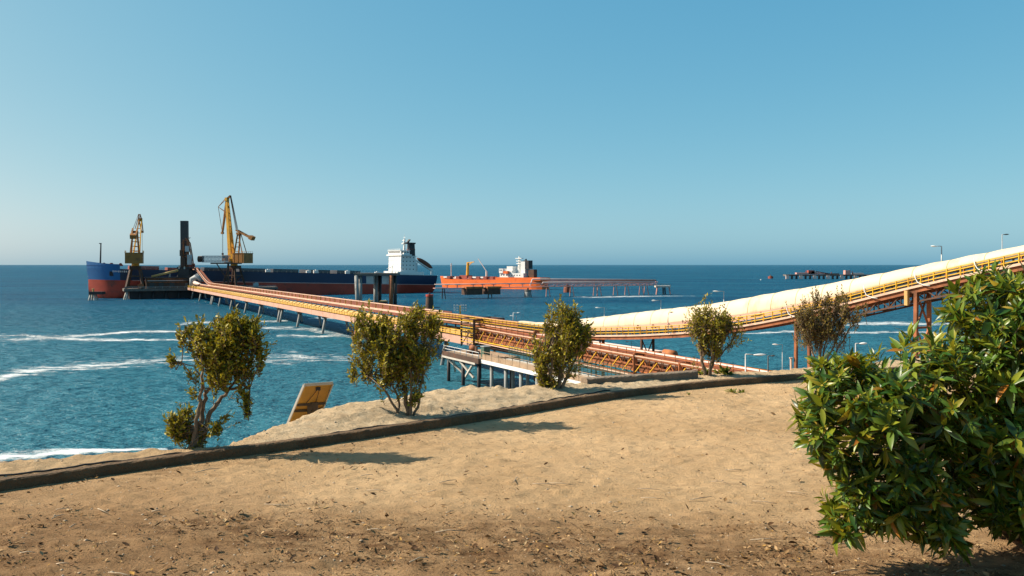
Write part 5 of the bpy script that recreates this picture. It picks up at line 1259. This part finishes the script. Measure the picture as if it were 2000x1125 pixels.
# ------------------------------------------------------------------ foliage
def leaves(B, D, N, L, W, nu=3, bend=.15, fold=.25):
    """vectorised leaf blades; returns verts, quads"""
    n = len(B); D = D/np.linalg.norm(D, axis=1, keepdims=True)
    S = np.cross(D, N); S /= np.maximum(np.linalg.norm(S, axis=1, keepdims=True), 1e-6); N = np.cross(S, D)
    ts = np.linspace(0, 1, nu)
    prof = np.array([max(.06, math.sin(PI*min(1, t**.85*1.0))) if 0 < t < 1 else (.10 if t == 0 else .03) for t in ts])
    V = np.zeros((n, nu, 3, 3))
    for i, t in enumerate(ts):
        c = B+D*(t*L)[:, None]-N*(np.asarray(bend)*t*t*L)[:, None]
        for j, v in enumerate((-1, 0, 1)):
            V[:, i, j] = c+S*(v*prof[i]*W*.5)[:, None]+N*(abs(v)*fold*prof[i]*W*.5)[:, None]
    q = []
    for i in range(nu-1):
        for j in range(2): q.append((i*3+j, i*3+j+1, (i+1)*3+j+1, (i+1)*3+j))
    q = np.array(q)
    Q = (np.arange(n)[:, None, None]*(nu*3)+q[None]).reshape(-1, 4)
    return V.reshape(-1, 3), Q

def unit(a): return a/np.maximum(np.linalg.norm(a, axis=-1, keepdims=True), 1e-9)

def tree(name, label, base, D, blobs, limbs, mleaf, shoots=650, per=13, ll=.030, lw=.011, sl=.16, dark=None, up=.8, rad=.02, twig_r=.003, seed=1):
    """blobs: (px, row, rx, ry, weight) at distance D; limbs: lists of (px, row, depth offset, radius in px)"""
    r = np.random.default_rng(seed); k = D/F
    bx = at(base[0], base[1], D); bx.z = float(ground_z(np.array([bx.x]), np.array([bx.y]))[0])
    t = thing(name, bx, label, 'tree', 'small trees along the kerb')
    mb = MB()
    for lm in limbs:
        pts = [at(a, b, D)+Vector((0, dd, 0)) for a, b, dd, _ in lm]
        # soften and wiggle
        P = []; Rr = []
        for i in range(len(pts)-1):
            for s in np.linspace(0, 1, 5)[:-1]:
                P.append(pts[i].lerp(pts[i+1], s)+Vector(r.normal(0, .009, 3))); Rr.append((lm[i][3]*(1-s)+lm[i+1][3]*s)*k*.62)
        P.append(pts[-1]); Rr.append(lm[-1][3]*k*.62)
        mb.tube(P, Rr, 7)
    B = []; Dr = []
    W = np.array([b[4]*b[2]*b[3] for b in blobs], float); W /= W.sum()
    cnt = r.multinomial(shoots, W)
    SB, SD, SLn = [], [], []
    for b, c in zip(blobs, cnt):
        ctr = np.array(at(b[0], b[1], D)); rad3 = np.array([b[2]*k, min(b[2], b[3]*1.3)*k*.9, b[3]*k])
        nc = max(2, int(c/13))
        d = unit(r.normal(size=(nc, 3))); q = r.random(nc)**.4*.98
        cc_ = ctr+d*rad3*q[:, None]; cs = np.minimum((3+7*r.random(nc))*1.5, .42*min(b[2], b[3]))*k
        pick = r.integers(0, nc, c)
        p = cc_[pick]+r.normal(0, 1, (c, 3))*cs[pick][:, None]*np.array([.62, .62, 1.25])
        lean = unit(d*.5+np.array([0, 0, up])+r.normal(0, .28, (nc, 3)))
        dr = unit(lean[pick]+r.normal(0, .24, (c, 3)))
        SB.append(p); SD.append(dr); SLn.append(sl*(.5+1.0*r.random(c))*(.7+.6*r.random(nc))[pick])
    SB = np.concatenate(SB); SD = np.concatenate(SD); SLn = np.concatenate(SLn)
    SB = SB-SD*SLn[:, None]*.5
    for p, d, l in zip(SB, SD, SLn):
        mb.tube([p, p+d*l*.55, p+d*l], [twig_r*1.3, twig_r, twig_r*.5], 3, cap=False)
    # branches that reach the shoots
    tips = [lm[-1] for lm in limbs]; tipP = np.array([at(a, b, D)+Vector((0, dd, 0)) for a, b, dd, _ in tips])
    sel = r.choice(len(SB), size=min(len(SB), 110), replace=False)
    for i in sel:
        j = np.argmin(np.linalg.norm(tipP-SB[i], axis=1)); a = Vector(tipP[j]); b = Vector(SB[i]); m_ = a.lerp(b, .5)+Vector((0, 0, .02))
        if (a-b).length < .6: mb.tube([a, m_, b], [twig_r*2.2, twig_r*1.6, twig_r*1.2], 4, cap=False)
    mb.build('trunk', M['bark'], t, smooth=True)
    # leaves along every shoot
    n = len(SB); f = np.tile(np.linspace(.05, 1.0, per), n); bi = np.repeat(np.arange(n), per)
    pos = SB[bi]+SD[bi]*(SLn[bi]*f)[:, None]
    side = unit(np.cross(SD[bi], unit(r.normal(size=(n*per, 3)))))
    ld_ = unit(side*(1.0-.35*f)[:, None]+SD[bi]*(.55+.5*f)[:, None])
    nn = unit(SD[bi]*.8+r.normal(0, .45, (n*per, 3)))
    L = ll*(.7+.6*r.random(n*per)); 
    V, Q = leaves(pos, ld_, nn, L, L*lw/ll, 3, .2, .3)
    mesh_np('crown', V, Q, mleaf, t)
    return t

LEAF_A = leaf_mat('shrub_leaf', [(0, (.030, .034, .008)), (.20, (.09, .10, .010)), (.45, (.27, .25, .016)), (.85, (.46, .38, .022)), (1, (.16, .06, .015))], .5, .25, .35, (.42, .32, .02))
LEAF_B = leaf_mat('dry_shrub_leaf', [(0, (.045, .036, .012)), (.3, (.11, .085, .02)), (.6, (.24, .175, .02)), (.85, (.15, .12, .02)), (1, (.17, .065, .02))], .6, .2, .3, (.28, .18, .02))

tree('shrub_tree', 'crooked little tree with a leafy clump at its foot, before open water', (372, 884), 7.55,
     [(448, 668, 58, 40, 1.1), (405, 672, 36, 38, 1.0), (482, 662, 30, 36, 1.0), (430, 722, 44, 30, .9), (470, 730, 30, 30, .8), (432, 634, 30, 16, .8), (362, 668, 12, 26, .35), (350, 709, 20, 7, .9), (372, 738, 10, 7, .7), (386, 764, 9, 18, .6), (483, 780, 5, 34, 1.6), (500, 700, 12, 36, .6),
      (350, 822, 18, 26, 1.5), (368, 852, 26, 24, 1.4), (420, 836, 12, 14, .8), (390, 864, 18, 14, 1.2)],
     [[(372, 888, 0, 13), (385, 850, 0, 11), (392, 810, .02, 8), (402, 770, .03, 6), (432, 735, .03, 5), (446, 690, 0, 3)],
      [(378, 885, .03, 11), (398, 830, .05, 8), (418, 790, .06, 6.5), (440, 765, .08, 5), (470, 755, .08, 3.5), (484, 760, .06, 2)],
      [(375, 884, -.03, 9), (388, 820, -.05, 6), (396, 772, -.06, 5), (405, 720, -.08, 3.5), (395, 680, -.08, 2)],
      [(440, 765, .08, 4), (465, 720, .12, 3), (480, 680, .1, 1.5)], [(402, 770, .03, 3), (385, 720, 0, 2), (355, 708, 0, 1.2)], [(484, 760, .06, 2), (483, 800, .06, 1.2)], [(385, 850, 0, 4), (412, 838, -.03, 2)]],
     LEAF_A, shoots=1050, per=12, ll=.042, lw=.020, sl=.145, seed=3)
tree('shrub_tree', 'broad round-topped little tree on fanned stems beside the solar panel', (795, 825), 9.15,
     [(765, 680, 66, 52, 1.0), (822, 668, 40, 52, 1.0), (725, 665, 34, 40, .9), (795, 715, 50, 40, .9), (745, 715, 36, 34, .7), (797, 622, 15, 26, 1.0), (838, 688, 14, 22, .6), (706, 730, 17, 22, .9), (770, 752, 22, 26, .6), (800, 770, 16, 22, .4), (740, 632, 22, 18, .7), (824, 728, 22, 22, .6)],
     [[(795, 828, 0, 8), (796, 795, 0, 7), (790, 760, .03, 6), (782, 710, .05, 4), (770, 670, .03, 2)],
      [(790, 828, -.02, 5), (768, 790, -.03, 4), (750, 755, -.04, 3.2), (728, 735, -.02, 2.6), (708, 730, 0, 1.5)],
      [(803, 826, .03, 5), (815, 785, .05, 4), (822, 740, .07, 3.2), (828, 690, .05, 2)],
      [(800, 828, -.03, 6), (803, 780, -.05, 4.5), (805, 720, -.07, 3), (798, 640, -.03, 1.6)],
      [(786, 826, .02, 4), (776, 780, .04, 3.4), (760, 735, .06, 2.6), (735, 680, .05, 1.6)]],
     LEAF_A, shoots=1020, per=12, ll=.046, lw=.021, sl=.18, seed=5)
tree('shrub_tree', 'tall narrow little tree with a pale trunk before the orange truss', (1085, 774), 10.95,
     [(1116, 636, 25, 36, 1.1), (1090, 668, 38, 40, .9), (1064, 632, 16, 12, .7), (1124, 672, 20, 36, .9), (1075, 622, 5, 18, .5), (1064, 730, 16, 34, .8), (1100, 715, 24, 34, .5), (1070, 690, 20, 30, .7), (1056, 752, 10, 16, .7), (1140, 655, 8, 22, .5)],
     [[(1083, 776, 0, 8), (1092, 745, .02, 7), (1102, 710, .04, 6), (1112, 670, .04, 4), (1118, 625, 0, 2)],
      [(1078, 776, -.03, 6), (1076, 740, -.05, 5), (1078, 700, -.05, 4), (1084, 650, -.03, 2.4)],
      [(1090, 775, .04, 6), (1108, 735, .06, 5), (1124, 705, .08, 3), (1135, 665, .05, 1.6)],
      [(1076, 740, -.05, 4), (1064, 700, -.04, 2.5), (1064, 640, 0, 1.4)]],
     LEAF_A, shoots=640, per=12, ll=.050, lw=.023, sl=.20, seed=8)
tree('shrub_tree', 'forked little tree with two leafy heads before the climbing conveyor', (1382, 738), 12.4,
     [(1365, 632, 25, 24, 1.1), (1413, 645, 32, 26, 1.0), (1392, 668, 24, 24, .6), (1366, 668, 12, 22, .7), (1430, 634, 14, 18, .7), (1372, 690, 10, 24, .35), (1400, 690, 14, 20, .35), (1374, 612, 8, 10, .6), (1362, 715, 8, 10, .5)],
     [[(1378, 740, 0, 6), (1372, 710, 0, 5), (1366, 680, .02, 4), (1366, 640, 0, 2)],
      [(1384, 740, .02, 6), (1394, 705, .04, 5), (1408, 680, .05, 3.6), (1424, 645, .03, 1.8)],
      [(1382, 740, -.02, 4), (1390, 700, -.04, 3.4), (1395, 660, -.05, 2), (1390, 640, 0, 1.2)],
      [(1394, 705, .04, 3), (1425, 680, .06, 2), (1440, 650, .04, 1.2)]],
     LEAF_A, shoots=430, per=11, ll=.050, lw=.021, sl=.21, seed=13)
tree('shrub_tree', 'twiggy brown half-bare little tree next to the big glossy bush', (1598, 724), 12.9,
     [(1615, 622, 58, 36, 1.0), (1580, 640, 30, 34, .9), (1655, 608, 30, 22, .8), (1625, 655, 40, 28, .5), (1600, 590, 26, 14, .6), (1588, 672, 20, 24, .4), (1690, 605, 8, 8, .5)],
     [[(1596, 726, 0, 4), (1588, 690, 0, 3), (1575, 650, .03, 2), (1565, 625, 0, 1.2)],
      [(1600, 726, .02, 4), (1604, 690, .03, 3), (1608, 640, .05, 2), (1605, 595, 0, 1.2)],
      [(1604, 726, -.02, 4), (1622, 685, -.04, 3), (1640, 645, -.05, 2), (1655, 610, 0, 1.2)],
      [(1606, 726, .03, 3.5), (1634, 690, .05, 2.8), (1664, 640, .05, 1.8), (1688, 606, .02, 1)],
      [(1598, 726, -.03, 3), (1598, 670, -.06, 2.2), (1590, 620, -.05, 1.2)], [(1602, 726, .0, 3), (1616, 670, .06, 2.2), (1630, 610, .06, 1.2)]],
     LEAF_B, shoots=620, per=11, ll=.044, lw=.018, sl=.22, twig_r=.0034, up=1.2, seed=21)

# ---- the big glossy bush
LEAF_C = leaf_mat('glossy_leaf', [(0, (.012, .036, .006)), (.28, (.030, .090, .011)), (.54, (.085, .165, .016)), (.87, (.24, .27, .022)), (.95, (.34, .24, .02)), (1, (.36, .13, .02))], .36, .30, .42, (.42, .38, .015))
def bush():
    r = np.random.default_rng(77); D0 = 4.75; k = D0/F
    base = Vector((3.55, 5.45, 0)); base.z = float(ground_z(np.array([base.x]), np.array([base.y]))[0])
    t = thing('bush', base, 'big dense glossy green bush overhanging the dry sandy ground', 'bush')
    # (px, row, rx, ry, depth offset, radius in depth)
    bl = [(1690, 815, 118, 112, 0, .34), (1650, 770, 80, 70, -.05, .26), (1790, 770, 120, 110, .05, .38), (1918, 695, 94, 100, .15, .40), (1950, 610, 70, 55, .2, .3), (2010, 720, 120, 150, .15, .45),
          (1760, 920, 125, 90, .05, .34), (1900, 850, 130, 90, .1, .4), (2010, 920, 80, 95, .1, .34), (1690, 960, 55, 60, -.05, .2), (1830, 1010, 52, 62, .0, .2), (1985, 1000, 45, 42, -.1, .2), (2100, 840, 120, 200, .2, .5), (1892, 612, 34, 34, .1, .2), (1615, 850, 45, 60, -.05, .18), (1850, 1062, 26, 30, 0, .12), (1760, 1010, 70, 45, 0, .2), (1650, 1000, 40, 50, -.05, .14), (1950, 965, 70, 60, .1, .25), (1960, 560, 60, 40, .2, .25), (1900, 590, 40, 40, .15, .2)]
    ctr = np.array([tuple(at(b[0], b[1], D0+b[4])) for b in bl]); rd = np.array([(b[2]*k, b[5], b[3]*k) for b in bl])
    P, Dn = [], []
    w_ = np.array([b[2]*b[3]+(b[2]+b[3])*b[5]/k*.5 for b in bl]); w_ = w_/w_.sum()
    cnt = (w_*2050).astype(int)
    for i, c in enumerate(cnt):
        d = unit(r.normal(size=(c, 3))); q = np.where(r.random(c) < .70, .80+.30*r.random(c)**1.5, r.random(c)**.5*.80)
        p = ctr[i]+d*rd[i]*q[:, None]
        # drop those deep inside other blobs
        ins = np.zeros(c, bool)
        for j in range(len(bl)):
            if j != i: ins |= (np.linalg.norm((p-ctr[j])/rd[j], axis=1) < .72) & (r.random(c) < .9)
        keep = ~ins & (p[:, 2] > G+.10)
        p = p[keep]; d = d[keep]
        P.append(p); Dn.append(unit(d/rd[i]*rd[i].mean()*.8+np.array([-.1, -.1, .45])+r.normal(0, .33, p.shape)))
    P = np.concatenate(P); Dn = np.concatenate(Dn)
    n = len(P); per = 11
    bi = np.repeat(np.arange(n), per); ph = np.tile(np.arange(per)*2.399, n)+r.random(n*per)*.5
    lev = np.tile(np.linspace(0, 1, per), n)      # 0 outer leaves .. 1 centre leaves
    a = unit(np.cross(Dn, unit(r.normal(size=(n, 3))))); b = np.cross(Dn, a)
    rad = a[bi]*np.cos(ph)[:, None]+b[bi]*np.sin(ph)[:, None]
    spread = (1.25-.85*lev)[:, None]
    ld_ = unit(rad*spread+Dn[bi]*(.25+.9*lev)[:, None]+r.normal(0, .24, (n*per, 3))+np.array([0, 0, -.12]))
    pos = P[bi]-Dn[bi]*(.05*(1-lev))[:, None]+rad*.004
    nn = unit(Dn[bi]*1.0-rad*.6*(lev)[:, None]+r.normal(0, .18, (n*per, 3)))
    rs = (.6+.75*r.random(n))[bi]; L = .112*rs*(.55+.65*r.random(n*per))*(1-.30*lev); Wd = L*(.22+.13*r.random(n*per))
    V, Q = leaves(pos, ld_, nn, L, Wd, 6, (.05+.5*r.random(n*per)**1.5), .30)
    mesh_np('foliage', V, Q, LEAF_C, t, smooth=True)
    mb = MB()
    for i in r.choice(n, 420, replace=False):
        tip = Vector(P[i]); mid_ = Vector((tip.x*.6+base.x*.4, tip.y*.6+(base.y+.1)*.4, tip.z*.75+(G+.35)*.25))
        st_ = Vector((base.x+r.normal(0, .12), base.y+r.normal(0, .1), base.z-.05))
        if i % 9 == 0: mb.tube([st_, st_.lerp(mid_, .5)+Vector(r.normal(0, .03, 3)), mid_, tip-Vector(Dn[i])*.05], [.02, .014, .008, .003], 5, cap=False)
        else: mb.tube([mid_.lerp(tip, .45), tip-Vector(Dn[i])*.06, tip], [.006, .004, .0025], 4, cap=False)
    mb.build('stem', M['bark'], t, smooth=True)
bush()

# ---- small weeds
LEAF_D = leaf_mat('weed_leaf', [(0, (.05, .09, .015)), (.6, (.14, .17, .02)), (1, (.30, .26, .02))], .5, .25, .3)
def weed(px, y, size, label, n=26, seed=0, D=None):
    r = np.random.default_rng(seed); D = D or EYE*F/(y-HZ); p = at(px, y, D); p.z = float(ground_z(np.array([p.x]), np.array([p.y]))[0])
    B = np.tile(np.array(p), (n, 1))+r.normal(0, size*.22, (n, 3))*np.array([1, 1, 0]); d = unit(np.c_[r.normal(0, .7, (n, 2)), .5+r.random(n)])
    L = size*(.5+.6*r.random(n)); V, Q = leaves(B, d, unit(r.normal(0, .5, (n, 3))+np.array([0, 0, 1])), L, L*.3, 4, .4, .25)
    tag(mesh_np('weed', V, Q, LEAF_D, None, loc=p), label, 'weed', 'weeds near the kerb')
weed(1430, 769, .09, 'sprig of weed on open sand, nearer the big kerb beam', 22, 1)
weed(1450, 769, .08, 'sprig of weed on open sand, nearer the big bush', 20, 2)
weed(1415, 745, .16, 'low yellow-green weed patch at the foot of the forked tree', 60, 3, 12.55)
weed(1375, 741, .12, 'small weed tuft between the beam end and the forked tree', 40, 4, 12.5)
weed(1345, 772, .05, 'tiny weed in the shade before the kerb beam', 12, 5)

# ---- dry leaf litter, twigs and pebbles on the sand
LEAF_E = leaf_mat('dead_leaf', [(0, (.040, .020, .009)), (.42, (.10, .050, .020)), (.68, (.25, .145, .06)), (.90, (.46, .32, .17)), (1, (.45, .24, .04))], .8, .08, .2, (.2, .1, .03))
def litter():
    r = np.random.default_rng(5); N = 120000
    y = 3.7+9.3*r.random(N)**1.5; x = (r.random(N)*2-1)*(y*.68)
    ok = (r.random(N) < (.03+.9*litter_amt(x, y)**1.4)*(.25+1.5*np.clip(fbm(x*3.1, y*4.3, 3)+.35, 0, 1))) & (y < kerb_y(x)-.04)
    x = x[ok]; y = y[ok]; n = len(x); z = ground_z(x, y)+.004+.008*r.random(n)
    a = r.random(n)*2*PI; d = np.c_[np.cos(a), .8*np.sin(a), r.normal(0, .18, n)]
    L = np.where(r.random(n) < .93, .007+.024*r.random(n)**1.8, .026+.030*r.random(n))
    V, Q = leaves(np.c_[x, y, z], d, unit(np.c_[r.normal(0, .5, (n, 2)), np.ones(n)]), L, L*np.where(r.random(n) < .5, .12+.15*r.random(n), .3+.35*r.random(n)), 4, -.35, .6)
    tag(mesh_np('leaf_litter', V, Q, LEAF_E), 'scatter of dry brown leaves over the sandy ground', 'leaf litter', kind='stuff')
    # pebbles
    N = 2600; y = 3.8+9*r.random(N)**1.4; x = (r.random(N)*2-1)*(y*.68); z = ground_z(x, y); s = .004+.011*r.random(N)**3
    out = y > kerb_y(x)
    s = np.where(out, s*1.4, s)
    u = np.array([(1, 0, 0), (-1, 0, 0), (0, 1, 0), (0, -1, 0), (0, 0, 1), (0, 0, -1)], float)
    fcs_ = np.array([(0, 2, 4), (2, 1, 4), (1, 3, 4), (3, 0, 4), (2, 0, 5), (1, 2, 5), (3, 1, 5), (0, 3, 5)])
    V = np.c_[x, y, z][:, None, :]+u[None]*s[:, None, None]*(.6+.7*r.random((N, 6, 1)))*np.array([1.2, 1, .7])
    Q = (np.arange(N)[:, None, None]*6+fcs_[None]).reshape(-1, 3)
    tag(mesh_np('pebbles', V.reshape(-1, 3), Q, M['stone'], smooth=True), 'small pale pebbles strewn over the sand', 'pebbles', kind='stuff')
    mb = MB()
    for i in range(60):
        y_ = 3.9+3.2*r.random(); x_ = (r.random()*2-1)*y_*.66; a_ = r.normal(0, .5); l = .05+.16*r.random()
        z_ = float(ground_z(np.array([x_]), np.array([y_]))[0])+.012
        p = Vector((x_, y_, z_)); q = p+Vector((math.cos(a_)*l, math.sin(a_)*l, .006)); m_ = p.lerp(q, .5)+Vector((0, r.normal(0, .012), .006))
        mb.tube([p, m_, q], [.004, .0035, .002], 5)
    tag(mb.build('twigs', M['stone'], smooth=True), 'bleached twigs lying among the dry leaves', 'twigs', kind='stuff')
litter()
